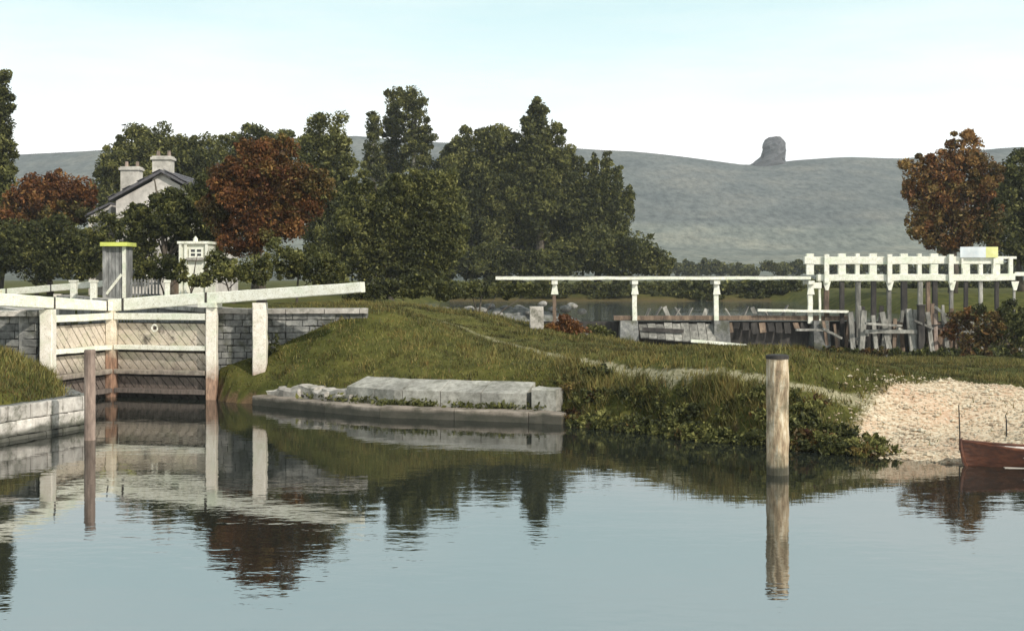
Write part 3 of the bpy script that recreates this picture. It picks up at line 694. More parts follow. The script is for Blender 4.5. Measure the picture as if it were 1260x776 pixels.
# white porch to the right
Y = 61; x0, x1 = XX(221, Y), XX(256, Y); zt = ZZ(300, Y)
root3 = thing('garden_porch', ((x0 + x1) / 2, Y, g0), 'small white porch with a dark window among the bushes right of the cottage', 'porch')
MB().box(((x0 + x1) / 2, Y + .8, (g0 - .2 + zt) / 2), (x1 - x0, 1.6, zt - g0 + .2)).build('wall', 'white_paint', root3)
MB().box(((x0 + x1) / 2, Y + .8, zt + .06), (x1 - x0 + .16, 1.9, .12)).build('roof', 'weir_white', root3)
MB().tube([(XX(240, Y), Y + .1, zt + .1), (XX(240, Y), Y + .1, zt + .26), (XX(240, Y), Y + .1, zt + .36)], [.12, .10, .02], 8).build('finial', 'weir_white', root3)
window(root3, XX(234, Y), XX(249, Y), ZZ(316, Y), ZZ(306, Y), Y)
for xx in (x0 + .05, XX(229, Y), x1 - .05): MB().beam((xx, Y - .06, g0 - .1), (xx, Y - .06, zt - .01), .12, .1).build('corner_post', 'weir_white', root3)

# ------------------------------------------------------------------ weir
WY = 75.0
X = lambda px: XX(px, WY)
Z = lambda py: ZZ(py, WY)
root = thing('weir_wall', (X(900), WY + .6, -1.5), 'dark timber weir wall with squat stone piers under the footbridge', 'weir')
MB().box(((X(540) + 60) / 2, WY + .55, .05), (60 - X(540), .7, 3.1)).build('dam', 'dark_wood', root)
MB().beam((X(755), WY - .1, Z(391)), (X(1045), WY - .1, Z(391)), .5, .26, seg=14, j=.015, ch=.05).build('sill_beam', 'old_wood', root)
for i, (p0, p1, pt, pb) in enumerate(((762, 783, 394, 436), (876, 894, 394, 436), (997, 1015, 394, 440))):
    xa, xb = X(p0), X(p1)
    MB().add([(xa - .12, WY - 1.6, -1.4), (xb + .12, WY - 1.6, -1.4), (xb, WY - .9, Z(pt)), (xa, WY - .9, Z(pt)), (xa - .1, WY + .2, -1.4), (xb + .1, WY + .2, -1.4), (xb, WY + .19, Z(pt)), (xa, WY + .19, Z(pt))],
             [(0, 1, 2, 3), (1, 5, 6, 2), (5, 4, 7, 6), (4, 0, 3, 7), (3, 2, 6, 7), (4, 5, 1, 0)]).build('pier', 'grey_stone', root)
for i in range(9):                                       # pale boards of the apron, one by one
    xa = X(785 + i * 10.2); w_ = X(795.2 + i * 10.2) - xa
    top, bot = Z(398), Z(414 + i * .9)
    MB().beam((xa + w_ / 2, WY - .4, top + random.uniform(-.05, .05)), (xa + w_ / 2, WY - 1.5, bot), w_ - .03, .07, seg=3, j=.012).build('apron_board', 'grey_wood', root)
MB().beam((X(788), WY - 1.15, Z(404)), (X(838), WY - 1.2, Z(406)), .12, .22, seg=3, j=.01).build('waling', 'dark_wood', root)
MB().beam((X(845), WY - 1.75, Z(417)), (X(911), WY - 1.8, Z(423)), .3, .16, seg=4, j=.008).build('plank', 'weir_white', root)
MB().beam((X(930), WY - .55, Z(381)), (X(1040), WY - .6, Z(383)), .3, .14, seg=6, j=.01).build('plank', 'weir_white', root)
for i in range(10):
    p = 896 + i * 10.2
    MB().beam((X(p), WY - .2, Z(397)), (X(p) + random.uniform(-.1, .1), WY - .35, Z(404 + random.uniform(0, 8))), .36, .06, seg=2, j=.01).build('spill_board', 'dark_wood' if i % 4 else 'old_wood', root)

for k_, p in enumerate([795, 806, 822, 830, 838, 846, 866, 898, 914, 930, 944, 962, 975, 990]):
    x = X(p); h_ = random.uniform(.35, .65); lx = random.choice((-1, 1)) * random.uniform(.1, .35)
    o = MB().beam((x, WY - .15, Z(389)), (x + lx, WY - .05, Z(389) + h_), .24, .06, seg=2, j=.01).build('weir_paddle', 'grey_wood')
    tag(o, ORD[k_] + ' short leaning paddle board from the left along the weir beam', 'paddle board', 'leaning paddle boards on the weir')

root = thing('footbridge', (X(780), WY, Z(391)), 'long thin white footbridge over the weir on slender posts', 'footbridge')
za, zb_ = Z(342.5), Z(342.5)
for yy in (-.55, .65):
    MB().beam((X(610), WY + yy, za), (X(995), WY + yy, zb_ + .03),   .10, .17, seg=20, j=.014, ch=.05).build('side_beam', 'weir_white', root)
nb_ = 40
for i in range(nb_):
    xa = X(610) + (X(995) - X(610)) * (i + .5) / nb_
    MB().box((xa, WY + .05, za + .11), ((X(995) - X(610)) / nb_ - .02, 1.08, .05), 0, .004).build('deck_board', 'grey_wood', root)
for p, full in ((682, 1), (780, 1), (880, 1), (995, 1)):
    x = X(p)
    MB().box((x, WY + .0, Z(347.5)), (.34, 1.5, .2)).build('cross_beam', 'weir_white', root)
    pole = MB().beam((x, WY - .35, Z(348)), (x, WY - .35, 1.5), .26 if p > 700 else .2, .26, seg=6, j=.01).build('post', 'weir_white' if p > 700 else 'old_wood', root)
    MB().prism([(x - .1, WY - .55, Z(350)), (x + .13, WY - .55, Z(350)), (x + .22, WY - .55, Z(362)), (x - .2, WY - .55, Z(362))], (0, .08, 0)).build('bracket', 'weir_white', root)

root = thing('weir_rack', (X(1115), WY, Z(380)), 'white timber weir rack with two long rails and a row of stubby posts', 'weir rack')
MB().beam((X(988), WY - .3, Z(320.5)), (X(1231), WY - .3, Z(320)),   .34, .44, seg=14, j=.018, ch=.05).build('top_rail', 'weir_white', root)
MB().beam((X(1004), WY - .3, Z(341.5)), (X(1245), WY - .3, Z(341)),   .42, .38, seg=14, j=.018, ch=.05).build('bottom_rail', 'weir_white', root)
MB().beam((X(1231), WY - .3, Z(317)), (X(1248), WY - .3, Z(317)), .14, .14).build('arm', 'weir_white', root)
MB().beam((X(1241), WY - .3, Z(318)), (X(1241), WY - .3, Z(338)), .22, .2, seg=2, j=.005).build('end_post', 'weir_white', root)
for p, wide, thru in ((995, 1, 0), (1014, 0, 1), (1034, 1, 0), (1053, 0, 0), (1072, 1, 0), (1091, 0, 1), (1110, 1, 0), (1129, 0, 0), (1147, 1, 0), (1166, 0, 1), (1186, 1, 0), (1204, 0, 0), (1223, 1, 0)):
    x = X(p); wd = .42 if wide else .22
    yy = WY - .3 if not thru else WY - .50
    if thru: MB().beam((x, WY - .60, Z(313)), (x, WY - .60, Z(348)), .26, .16, seg=3, j=.006).build('upright', 'weir_white', root)
    else:
        MB().beam((x, WY - .3, Z(325)), (x, WY - .3, Z(338)), wd, .24, seg=2, j=.008).build('stub', 'weir_white', root)
        if p < 1175: MB().beam((x, WY - .3, Z(316.3)), (x, WY - .3, Z(312)), wd, .26, seg=1, j=.008).build('stub', 'weir_white', root)
for p, t_, b_, w_, mt in ((1007, 345, 388, .12, 'weir_white'), (1015, 346, 384, .26, 'old_wood'), (1034, 346, 400, .24, 'dark_wood'), (1054, 346, 398, .25, 'grey_wood'), (1073, 346, 410, .26, 'dark_wood'), (1092, 346, 405, .22, 'grey_wood'), (1110, 346, 420, .3, 'dark_wood'),
                     (1130, 346, 430, .24, 'grey_wood'), (1140, 346, 410, .2, 'old_wood'), (1148, 346, 420, .26, 'dark_wood'), (1168, 346, 420, .2, 'grey_wood'), (1186, 346, 425, .2, 'dark_wood'), (1204, 346, 425, .2, 'grey_wood'), (1224, 346, 425, .2, 'dark_wood'), (1245, 346, 425, .12, 'grey_wood')):
    MB().beam((X(p), WY - .3, Z(t_)), (X(p) + random.uniform(-.05, .05), WY - .35, Z(b_) - 1.2), w_, w_, seg=5, j=.012).build('leg', mt, root)
    if p in (1015, 1092, 1168, 1245): MB().prism([(X(p) - .22, WY - .52, Z(346)), (X(p) + .22, WY - .52, Z(346)), (X(p) + .08, WY - .52, Z(357)), (X(p) - .08, WY - .52, Z(357))], (0, .1, 0)).build('bracket', 'weir_white', root)
MB().box((X(1003), WY - .3, Z(351)), (.5, .5, .3), 0, .02).build('corner_block', 'weir_white', root)
root = thing('notice_board', (X(1199), WY - .7, Z(341)), 'pale board with a yellow end fixed on top of the weir rack', 'board')
MB().box((X(1193), WY - .62, Z(310.5)), (X(1208) - X(1176), .06, Z(304) - Z(317)), 0, .004).build('panel', 'sign_paint', root)
MB().box((X(1215.5), WY - .625, Z(310.5)), (X(1223) - X(1208) - .01, .06, Z(304) - Z(317)), 0, .004).build('end_panel', 'sign_yellow', root)
for p in (1180, 1219): MB().beam((X(p), WY - .55, Z(305)), (X(p), WY - .55, Z(330)), .1, .07).build('batten', 'weir_white', root)
# rail going on to the right
root = thing('side_rail', (X(1270), WY, Z(380)), 'short white rail leaving the picture right of the weir rack', 'rail')
MB().beam((X(1247), WY - .2, Z(337)), (X(1420), WY - .2, Z(337)), .1, .22, seg=6, j=.006).build('rail', 'weir_white', root)
for p in (1300, 1380, 1415): MB().beam((X(p), WY - .2, Z(339)), (X(p), WY - .2, .6), .2, .2).build('post', 'weir_white', root)
# broken piles and planks below the frame, each on its own
base = WY - 2.0
for i, (p0, pt, p1, pb, w_, mt, lab) in enumerate(((1046, 384, 1050, 432, .26, 'grey_wood', 'grey'), (1063, 382, 1060, 430, .3, 'grey_wood', 'grey'), (1074, 388, 1078, 428, .22, 'grey_wood', 'grey'), (1085, 384, 1094, 430, .3, 'grey_wood', 'grey'), (1101, 392, 1100, 430, .2, 'old_wood', 'brown'),
                                   (1118, 380, 1123, 430, .3, 'grey_wood', 'grey'), (1126, 381, 1125, 432, .24, 'grey_wood', 'grey'), (1141, 384, 1147, 432, .24, 'grey_wood', 'grey'), (1150, 386, 1152, 428, .2, 'pink_wood', 'brown'), (1160, 385, 1166, 432, .24, 'grey_wood', 'grey'), (1175, 396, 1177, 432, .2, 'old_wood', 'brown'), (1228, 410, 1228, 436, .16, 'grey_wood', 'grey'), (1256, 405, 1255, 436, .18, 'grey_wood', 'grey'))):
    a = W(p0, pt, base); c = W(p1, pb, base - .3)
    dd = (c - a).normalized(); c = c + dd * (c.z + .9)
    o = MB().beam(c, a, w_, w_ * .8, seg=4, j=.015).build('broken_pile', mt)
    tag(o, ORD[i] + ' broken timber pile from the left below the white weir rack, %s' % lab, 'pile', 'broken %s piles under the weir rack' % lab)
for i in range(20):
    p = 1022 + i * 9.2 + random.uniform(-3, 3); Yt = base + random.uniform(.5, 1.4); pt = random.uniform(372, 402); lx = random.uniform(-9, 9)
    a = W(p + lx, pt, Yt); c = W(p, 436, Yt); c.z = -.6
    o = MB().beam(c, a, random.uniform(.1, .26), random.uniform(.1, .22), seg=4, j=.02).build('old_stake', random.choice(['old_wood', 'dark_wood', 'grey_wood', 'old_wood']))
    tag(o, ORD[i] + ' rough stake from the left in the tangle behind the broken piles', 'stake', 'rough stakes behind the broken piles')
for i in range(7):
    p = 985 + i * 29 + random.uniform(-8, 8); Yt = base - random.uniform(.2, 1.0); pt = random.uniform(392, 420)
    o = MB().beam(W(p, pt, Yt), W(p + random.uniform(22, 46), pt + random.uniform(-8, 12), Yt + random.uniform(.3, 1.2)), .16, .12, seg=4, j=.02).build('driftwood_plank', random.choice(['grey_wood', 'old_wood']))
    tag(o, ORD[i] + ' loose plank from the left lying across the broken piles', 'plank', 'loose planks on the broken piles')
root = thing('black_pile', tuple(W(1133, 432, base - .5)), 'thick black upright pile under the weir rack', 'pile')
MB().beam(tuple(W(1133, 432, base - .5) + Vector((0, 0, -1.0))), tuple(W(1133, 376, base - .5)), .36, .36, seg=6, j=.015, ch=.06).build('shaft', 'dark_wood', root)
MB().box(tuple(W(1133, 375.5, base - .5)), (.42, .42, .08)).build('cap', 'iron', root)
o = MB().beam(tuple(W(1150, 377, base - .2)), tuple(W(1194, 410, base - .9)), .16, .14, seg=5, j=.012).build('fallen_rail', 'grey_wood'); tag(o, 'thin pole slanting down to the right below the weir rack', 'pole')
o = MB().beam(tuple(W(1064, 407.5, base - .35)), tuple(W(1128, 408, base - .35)), .22, .2, seg=6, j=.015).build('waling_beam', 'grey_wood'); tag(o, 'horizontal grey timber tying the broken piles together', 'beam')
o = MB().beam(tuple(W(1128, 401, base - .1)), tuple(W(1166, 402, base - .1)), .22, .2, seg=4, j=.015).build('cross_timber', 'dark_wood'); tag(o, 'short dark timber across the piles right of the black pile', 'beam')
pb_ = W(1152, 430, base + .4)
for i in range(3):
    q = W(1146 + i * 9.5, 420, base + .35)
    o = MB().beam((q.x, q.y, -.8), (q.x, q.y, ZZ(405, base)), .42, .08, seg=3, j=.012).build('sheet_plank', 'old_wood'); tag(o, ORD[i] + ' upright brown sheet plank right of the black pile', 'plank', 'brown sheet planks beside the black pile')
tag(rock(W(1192, 424, base - 1.2), (.38, .35, .75), 'pale_boulder', 'pale_stone', .9), 'pale yellowish boulder at the foot of the slanting pole', 'boulder')

# stone block and red bush on the island
q = (XX(660, 51), 51); z = gh(*q)
o = MB().beam((q[0], q[1], z - .2), (q[0], q[1], z + .85), .55, .5, seg=3, j=.02, ch=.06).build('stone_block', 'pale_stone'); tag(o, 'small upright grey stone block beside the russet bush', 'stone block')
for i, (p, py, s) in enumerate(((548, 379, .5), (562, 381, .6), (578, 378, .55), (592, 381, .6), (603, 376, .7), (611, 386, .75), (624, 379, .7), (640, 377, .6), (652, 382, .5), (668, 372, .45), (680, 379, .5), (695, 378, .6), (704, 374, .6), (716, 381, .45))):
    Yb = 77.0 + random.uniform(-.6, .6) - (py - 379) * .2
    q = W(p, py, Yb)
    tag(rock(Vector((q.x, q.y, q.z - .1)), (s * .62, s * .5, s * .5)), ORD[i] + ' boulder from the left in the rubble bank under the footbridge', 'boulder', 'boulders of the rubble bank')
rb = MB()
xs_ = np.linspace(X(520), X(745), 26)
V_, F_ = [], []
for i, x in enumerate(xs_):
    k = math.sin(math.pi * i / 25) ** .4
    for yy, zz in ((73.2, -.8), (75.0, 1.2), (76.6, 2.25), (78.0, 2.3), (80.5, .5)):
        V_.append((x, yy + random.uniform(-.2, .2), .2 + (zz - .2) * k + random.uniform(-.12, .12)))
for i in range(25):
    for q in range(4): F_.append((i * 5 + q, i * 5 + 5 + q, i * 5 + 6 + q, i * 5 + 1 + q))
o = rb.add(V_, F_).build('rubble_bank', 'grey_stone'); tag(o, 'low grey rubble bank under the left end of the footbridge', 'bank', kind='structure')

# ------------------------------------------------------------------ rowing boat
bow = W(1186, 546, 28.9); ang = math.atan2(-.12, 1.0)
LB, BM = 4.6, .68
root = thing('rowing_boat', (bow.x, bow.y, -.12), 'varnished brown rowing boat moored by the gravel at the right edge', 'boat')
def hull(t, k):        # t along 0..1 from the bow, k 0 keel .. 1 gunwale
    wdt = BM * (math.sin(min(1, t * 1.55) * math.pi / 2) ** .75) * (1 - .35 * max(0, t - .6) / .4)
    sheer = .36 + .17 * (1 - 2.1 * t) ** 2 * (1 if t < .48 else .5)
    zk = -.12 + (.12 * (1 - t / .12) ** 2 if t < .12 else 0)
    z_ = zk + (sheer - zk) * k
    return t * LB + (-.06 * k if t < .01 else 0), wdt * (k ** .55), z_
ca_, sa_ = math.cos(ang), math.sin(ang)
def bp(x, y, z_): return (bow.x + x * ca_ - y * sa_, bow.y + x * sa_ + y * ca_, z_)
NS = 18
for s in (-1, 1):
    for j_ in range(5):
        k0, k1 = j_ / 5, (j_ + 1) / 5 + .025
        mbs = MB(); vs = []
        for i in range(NS + 1):
            t = i / NS
            x0, y0, z0 = hull(t, k0); x1, y1, z1 = hull(t, min(k1, 1.02)); pr_ = .012
            vs += [bp(x0, s * (y0 + pr_), z0), bp(x1, s * (y1 + .002), z1), bp(x1, s * max(0, y1 - .016), z1), bp(x0, s * max(0, y0 - .01), z0)]
        fs = []
        for i in range(NS):
            for q in range(4):
                r_ = (q + 1) % 4; f_ = (i * 4 + q, i * 4 + 4 + q, i * 4 + 4 + r_, i * 4 + r_); fs.append(f_ if s < 0 else f_[::-1])
        fs += [(3, 2, 1, 0), (NS * 4, NS * 4 + 1, NS * 4 + 2, NS * 4 + 3)]
        mbs.add(vs, fs).build('strake', 'boat_varnish', root, smooth=False)
    pts = [bp(hull(i / NS, 1)[0], s * hull(i / NS, 1)[1], hull(i / NS, 1)[2] + .02) for i in range(NS + 1)]
    MB().tube(pts, [.032] * len(pts), 6).build('gunwale', 'boat_varnish', root)
    li = MB(); vs = []
    for i in range(NS + 1):
        for k in (.25, .6, .96):
            x0, y0, z0 = hull(i / NS, k); vs.append(bp(x0, s * max(0, y0 - .03), z0))
    li.add(vs, [(i * 3 + q, i * 3 + 1 + q, i * 3 + 4 + q, i * 3 + 3 + q) for i in range(NS) for q in range(2)]).build('lining', 'boat_inside', root)
MB().tube([bp(.12, 0, -.14), bp(.0, 0, .1), bp(-.05, 0, .35), bp(-.07, 0, .60)], [.045, .045, .045, .04], 6).build('stem', 'boat_varnish', root)
MB().beam(bp(.12, 0, -.13), bp(LB, 0, -.13), .07, .07, seg=4).build('keel', 'boat_varnish', root)
x0, y0, z0 = hull(1, 1)
MB().prism([bp(LB, -y0, z0), bp(LB, y0, z0), bp(LB, y0 * .6, .05), bp(LB, 0, -.12), bp(LB, -y0 * .6, .05)], (.03, 0, 0)).build('transom', 'boat_varnish', root)
MB().box(bp(LB * .55, 0, .0), (LB * .75, .6, .03), ang).build('floor_board', 'boat_inside', root)
for t in (.28, .5, .78):
    x0, y0, z0 = hull(t, .72); MB().box(bp(x0, 0, z0), (.24, y0 * 2 - .03, .035), ang).build('thwart', 'boat_inside', root)
for px, pt, Yk, lab in ((1180.5, 498, 30.2, 'thin dark mooring stake standing at the bow of the boat'), (1238, 510, 31.0, 'thin dark stake on the gravel behind the boat')):
    Xk = XX(px, Yk); zg = gh(Xk, Yk)
    o = MB().tube([(Xk, Yk, zg - .3), (Xk + .01, Yk, zg + .4), (Xk - .015, Yk, ZZ(pt, Yk))], [.018, .017, .012], 7).build('mooring_stake', 'dark_wood'); tag(o, lab, 'stake')

# ------------------------------------------------------------------ foliage
def leaves(C, size, flat=.0):
    """diamond leaf clumps at centres C"""
    n_ = len(C); a = rng.normal(size=(n_, 3)); a /= np.linalg.norm(a, axis=1)[:, None]
    b = rng.normal(size=(n_, 3)); b[:, 2] += flat; b = np.cross(a, b); b /= np.maximum(np.linalg.norm(b, axis=1), 1e-6)[:, None]
    s = size * (.45 + rng.gamma(2.2, .24, n_))[:, None]; c_ = np.cross(a, b)
    V = np.stack([C - a * s, C - b * s * .5 + c_ * s * .15, C + a * s, C + b * s * .5 + c_ * s * .15], axis=1)
    return V.reshape(-1, 3)
def crown_points(lobes, Y, leaf_px, dens, depth_k=.8):
    pts, rus, tint = [], [], []
    for lb in lobes:
        px, py, rx, ry = lb[:4]; ru = lb[4] if len(lb) > 4 else 0.; dy = lb[5] if len(lb) > 5 else 0.; tb = lb[6] if len(lb) > 6 else 0.
        c = np.array(W(px, py, Y + dy)); r = np.array([rx, min(rx, ry * 1.2) * depth_k, ry]) * (Y + dy) / F
        nleaf = int(3.2 * dens * math.pi * rx * ry / (leaf_px ** 2 * .5))
        ncl = max(12, int(rx * ry / (leaf_px ** 2 * 2.6)))
        u_ = rng.normal(size=(ncl, 3)); u_ /= np.linalg.norm(u_, axis=1)[:, None]
        rad = rng.uniform(.15, 1, ncl) ** .42 * rng.uniform(.82, 1.2, ncl)
        cc = c + u_ * rad[:, None] * r * .93
        cr = (rng.uniform(.3, .62, ncl) ** 2)[:, None] * min(r.mean(), 2.4 * r.min())
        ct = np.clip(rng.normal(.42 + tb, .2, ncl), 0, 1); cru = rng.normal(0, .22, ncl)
        k = rng.integers(0, ncl, nleaf)
        g = rng.normal(size=(nleaf, 3)); g /= np.linalg.norm(g, axis=1)[:, None]; g *= (rng.uniform(.1, 1.08, nleaf) ** .5)[:, None]
        q = cc[k] + g * cr[k] * np.array([1.15, 1.0, .9])
        loose = rng.random(nleaf) < .22
        u2 = rng.normal(size=(nleaf, 3)); u2 /= np.linalg.norm(u2, axis=1)[:, None]
        q = np.where(loose[:, None], c + u2 * (rng.uniform(.1, 1.0, nleaf) ** .5)[:, None] * r * .92, q)
        pts.append(q)
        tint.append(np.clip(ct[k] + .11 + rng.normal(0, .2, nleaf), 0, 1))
        rus.append(np.clip(ru + (cru[k] if 0 < ru < 1 else 0) + rng.normal(0, .08, nleaf) * (ru > 0), 0, 1))
    return np.concatenate(pts), np.concatenate(rus), np.concatenate(tint)
def limbs(base, top, targets, r0, mat, root, name='trunk'):
    mb = MB(); base, top = Vector(base), Vector(top); L = (top - base).length
    pts = [base.lerp(top, i / 6) + Vector((random.uniform(-1, 1), random.uniform(-1, 1), 0)) * (.012 * L * (0 < i < 6)) for i in range(7)]
    mb.tube(pts, [r0 * (1.25 if i == 0 else 1 - .8 * i / 6) for i in range(7)], 8, .06)
    for tg in targets:
        k = random.uniform(.28, .62); s = base.lerp(top, k); tg = Vector(tg)
        if tg.z < s.z + .2: s = base.lerp(top, .25)
        mid = s.lerp(tg, .5) + Vector((0, 0, .06 * L))
        mb.tube([s, mid, tg], [r0 * .42, r0 * .26, r0 * .08], 6, .05)
    return mb.build(name, mat, root, smooth=True)
def tree(name, label, cat, Y, lobes, base_px, leaf_px=4.2, dens=5.0, r0=None, mat='bark', group=None, base_z=None, dk=.8):
    X_ = XX(base_px, Y); z0 = gh(X_, Y) if base_z is None else base_z
    root = thing(name, (X_, Y, z0), label, cat, group)
    P, ru, ti = crown_points(lobes, Y, leaf_px, dens, dk)
    ok = P[:, 2] > z0 + .02; P, ru, ti = P[ok], ru[ok], ti[ok]
    np_mesh('crown', leaves(P, leaf_px * Y / F * .52), 4, 'foliage', root, attrs={'tint': ti, 'rus': ru})
    hi = min(lb[1] - lb[3] * .5 for lb in lobes); zt = ZZ(hi, Y); cxm = np.mean([lb[0] for lb in lobes[:2]])
    tg = [tuple(W(lb[0], lb[1], Y + (lb[5] if len(lb) > 5 else 0))) for lb in lobes]
    limbs((X_, Y, z0 - .2), (XX(cxm, Y), Y, zt), tg, r0 or max(.06, (zt - z0) * .028), mat, root, 'trunk' if cat == 'tree' else 'stem')
    return root

T = tree
T('poplar_tree', 'tall narrow dark poplar cut off by the left edge of the picture', 'tree', 92, [(-6, 150, 20, 55), (3, 120, 12, 36), (4, 190, 18, 40), (-8, 215, 28, 60), (-10, 260, 26, 50)], -8, 3.8, 6)
T('russet_tree', 'russet topped tree left of the cottage above dark green bushes', 'tree', 88, [(70, 232, 34, 24, 1), (35, 240, 26, 24, 1), (102, 236, 20, 22, 1), (20, 265, 26, 30, .7), (60, 262, 40, 22, .75), (95, 262, 24, 20, .3), (60, 290, 45, 26, .2)], 62, 3.8, 6)
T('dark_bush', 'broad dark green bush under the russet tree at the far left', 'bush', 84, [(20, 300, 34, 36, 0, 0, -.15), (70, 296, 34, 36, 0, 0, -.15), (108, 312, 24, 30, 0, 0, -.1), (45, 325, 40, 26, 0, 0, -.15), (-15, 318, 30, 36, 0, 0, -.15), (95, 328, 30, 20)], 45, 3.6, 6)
T('garden_bush', 'mottled green bush hiding the left foot of the cottage', 'bush', 78, [(128, 285, 20, 26, 0, 0, .12), (145, 275, 14, 16, 0, 0, .1), (112, 305, 18, 26, 0, 0, .05), (140, 320, 26, 22, 0, 0, 0)], 130, 3.6, 4.2)
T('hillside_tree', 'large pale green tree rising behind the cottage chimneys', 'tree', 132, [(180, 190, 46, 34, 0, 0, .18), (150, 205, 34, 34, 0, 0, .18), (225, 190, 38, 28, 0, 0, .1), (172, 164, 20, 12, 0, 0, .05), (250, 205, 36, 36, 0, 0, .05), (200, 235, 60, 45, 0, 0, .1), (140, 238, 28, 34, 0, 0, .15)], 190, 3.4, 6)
T('back_tree', 'blue green tree top showing just above the large russet tree', 'tree', 125, [(312, 166, 22, 16), (345, 178, 30, 20), (285, 184, 24, 22), (310, 205, 45, 35), (320, 250, 50, 45)], 315, 3.4, 5)
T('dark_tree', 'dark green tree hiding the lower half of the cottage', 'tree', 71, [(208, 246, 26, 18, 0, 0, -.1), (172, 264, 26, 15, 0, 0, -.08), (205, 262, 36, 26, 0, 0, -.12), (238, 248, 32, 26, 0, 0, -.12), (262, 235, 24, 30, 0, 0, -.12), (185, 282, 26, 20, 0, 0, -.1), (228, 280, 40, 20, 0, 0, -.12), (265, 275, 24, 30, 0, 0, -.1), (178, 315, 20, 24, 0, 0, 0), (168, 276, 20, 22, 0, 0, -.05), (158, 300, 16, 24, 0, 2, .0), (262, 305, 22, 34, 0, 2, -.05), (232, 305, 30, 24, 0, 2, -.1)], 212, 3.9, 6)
T('russet_tree', 'large dark russet tree standing above the rising gate beam', 'tree', 63, [(318, 205, 38, 32, .95), (288, 225, 32, 34, .9, 0, -.1), (360, 225, 40, 32, .7, 0, -.05), (310, 250, 45, 38, .9, 0, -.1), (375, 252, 30, 24, .95), (270, 262, 24, 30, .55, 0, -.1), (340, 275, 45, 28, .85, 0, -.05), (300, 295, 34, 26, .8), (305, 182, 16, 14, .9), (352, 182, 20, 14, .8), (395, 235, 20, 18, .3)], 322, 3.5, 6)
T('green_tree', 'tall green tree right behind the large russet tree', 'tree', 108, [(400, 165, 30, 28, 0, 0, .1), (385, 190, 26, 30, 0, 0, .05), (415, 200, 24, 32, 0, 0, .12), (400, 240, 38, 40, 0, 0, -.05), (425, 250, 24, 36), (405, 290, 40, 40, 0, 0, -.1)], 402, 3.6, 6)
PB = 'pale_bark'
T('poplar_tree', 'shortest and leftmost of the three slim poplars in the middle', 'tree', 150, [(460, 156, 12, 22), (459, 192, 15, 30), (461, 232, 17, 34), (460, 275, 16, 36), (461, 315, 18, 28)], 460, 3.2, 6, mat=PB)
T('poplar_tree', 'middle poplar of three, joined at the top with the tallest', 'tree', 152, [(486, 126, 14, 22), (484, 158, 17, 30), (486, 200, 18, 36), (484, 245, 20, 38), (484, 300, 22, 38)], 484, 3.2, 6, mat=PB)
T('poplar_tree', 'tallest and rightmost of the three slim poplars with a pale trunk', 'tree', 149, [(507, 123, 17, 20), (510, 148, 20, 28), (514, 190, 18, 34), (518, 232, 20, 34), (516, 280, 22, 38), (522, 170, 12, 20)], 511, 3.2, 5.5, mat=PB, r0=.5)
T('willow_bush', 'grey green bushy mass under the three poplars', 'bush', 82, [(440, 285, 34, 50), (480, 275, 36, 52), (520, 275, 34, 56), (550, 285, 28, 52), (445, 245, 22, 32), (540, 240, 24, 36), (498, 240, 30, 34), (455, 325, 45, 26, 0, 0, -.1), (515, 328, 45, 24, 0, 0, -.1)], 485, 3.6, 6)
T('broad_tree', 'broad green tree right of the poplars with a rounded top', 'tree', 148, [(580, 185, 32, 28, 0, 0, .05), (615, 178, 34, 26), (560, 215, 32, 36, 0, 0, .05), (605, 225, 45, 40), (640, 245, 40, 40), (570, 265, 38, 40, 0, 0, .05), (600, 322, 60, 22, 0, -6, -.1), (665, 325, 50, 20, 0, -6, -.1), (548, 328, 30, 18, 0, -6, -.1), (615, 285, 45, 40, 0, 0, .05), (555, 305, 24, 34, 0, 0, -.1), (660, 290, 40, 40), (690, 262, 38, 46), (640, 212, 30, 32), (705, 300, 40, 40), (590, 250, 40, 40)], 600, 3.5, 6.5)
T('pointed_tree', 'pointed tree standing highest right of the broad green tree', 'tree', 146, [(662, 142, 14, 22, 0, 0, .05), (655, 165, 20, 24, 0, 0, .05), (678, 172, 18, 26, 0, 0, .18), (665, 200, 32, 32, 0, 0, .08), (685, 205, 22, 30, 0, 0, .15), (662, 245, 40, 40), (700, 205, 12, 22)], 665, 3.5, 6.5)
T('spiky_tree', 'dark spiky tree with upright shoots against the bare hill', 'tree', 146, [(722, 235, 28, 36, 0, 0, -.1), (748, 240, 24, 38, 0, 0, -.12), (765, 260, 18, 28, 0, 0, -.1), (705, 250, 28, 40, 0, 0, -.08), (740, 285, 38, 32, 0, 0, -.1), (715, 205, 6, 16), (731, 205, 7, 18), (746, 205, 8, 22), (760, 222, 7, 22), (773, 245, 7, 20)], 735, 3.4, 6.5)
T('round_bush', 'low rounded bush at the right end of the tree mass', 'bush', 143.5, [(735, 305, 42, 30, 0, 0, -.05), (780, 308, 34, 26), (808, 322, 24, 20), (700, 318, 40, 26, 0, 0, -.1), (765, 328, 50, 16, 0, 0, -.05)], 755, 3.3, 6)
T('russet_tree', 'russet tree standing behind the right end of the weir rack', 'tree', 98, [(1190, 185, 24, 26, .92, 0, .3), (1160, 205, 30, 24, .92, 0, .3), (1130, 215, 22, 22, .85, 0, .25), (1205, 215, 26, 32, .6, 0, .15), (1150, 245, 36, 30, .85, 0, .25), (1190, 250, 34, 32, .75), (1135, 275, 24, 26, .75, 0, .25), (1170, 285, 40, 28, .55), (1215, 270, 24, 40, .2), (1118, 238, 12, 10, .92, 0, .3)], 1172, 4.0, 6.5)
T('green_tree', 'green tree at the right edge beside the russet tree', 'tree', 108, [(1250, 215, 24, 30, 0, 0, .05), (1235, 245, 22, 40), (1268, 250, 26, 50), (1240, 290, 30, 34), (1285, 230, 30, 50), (1280, 300, 36, 40)], 1256, 3.8, 6.5)
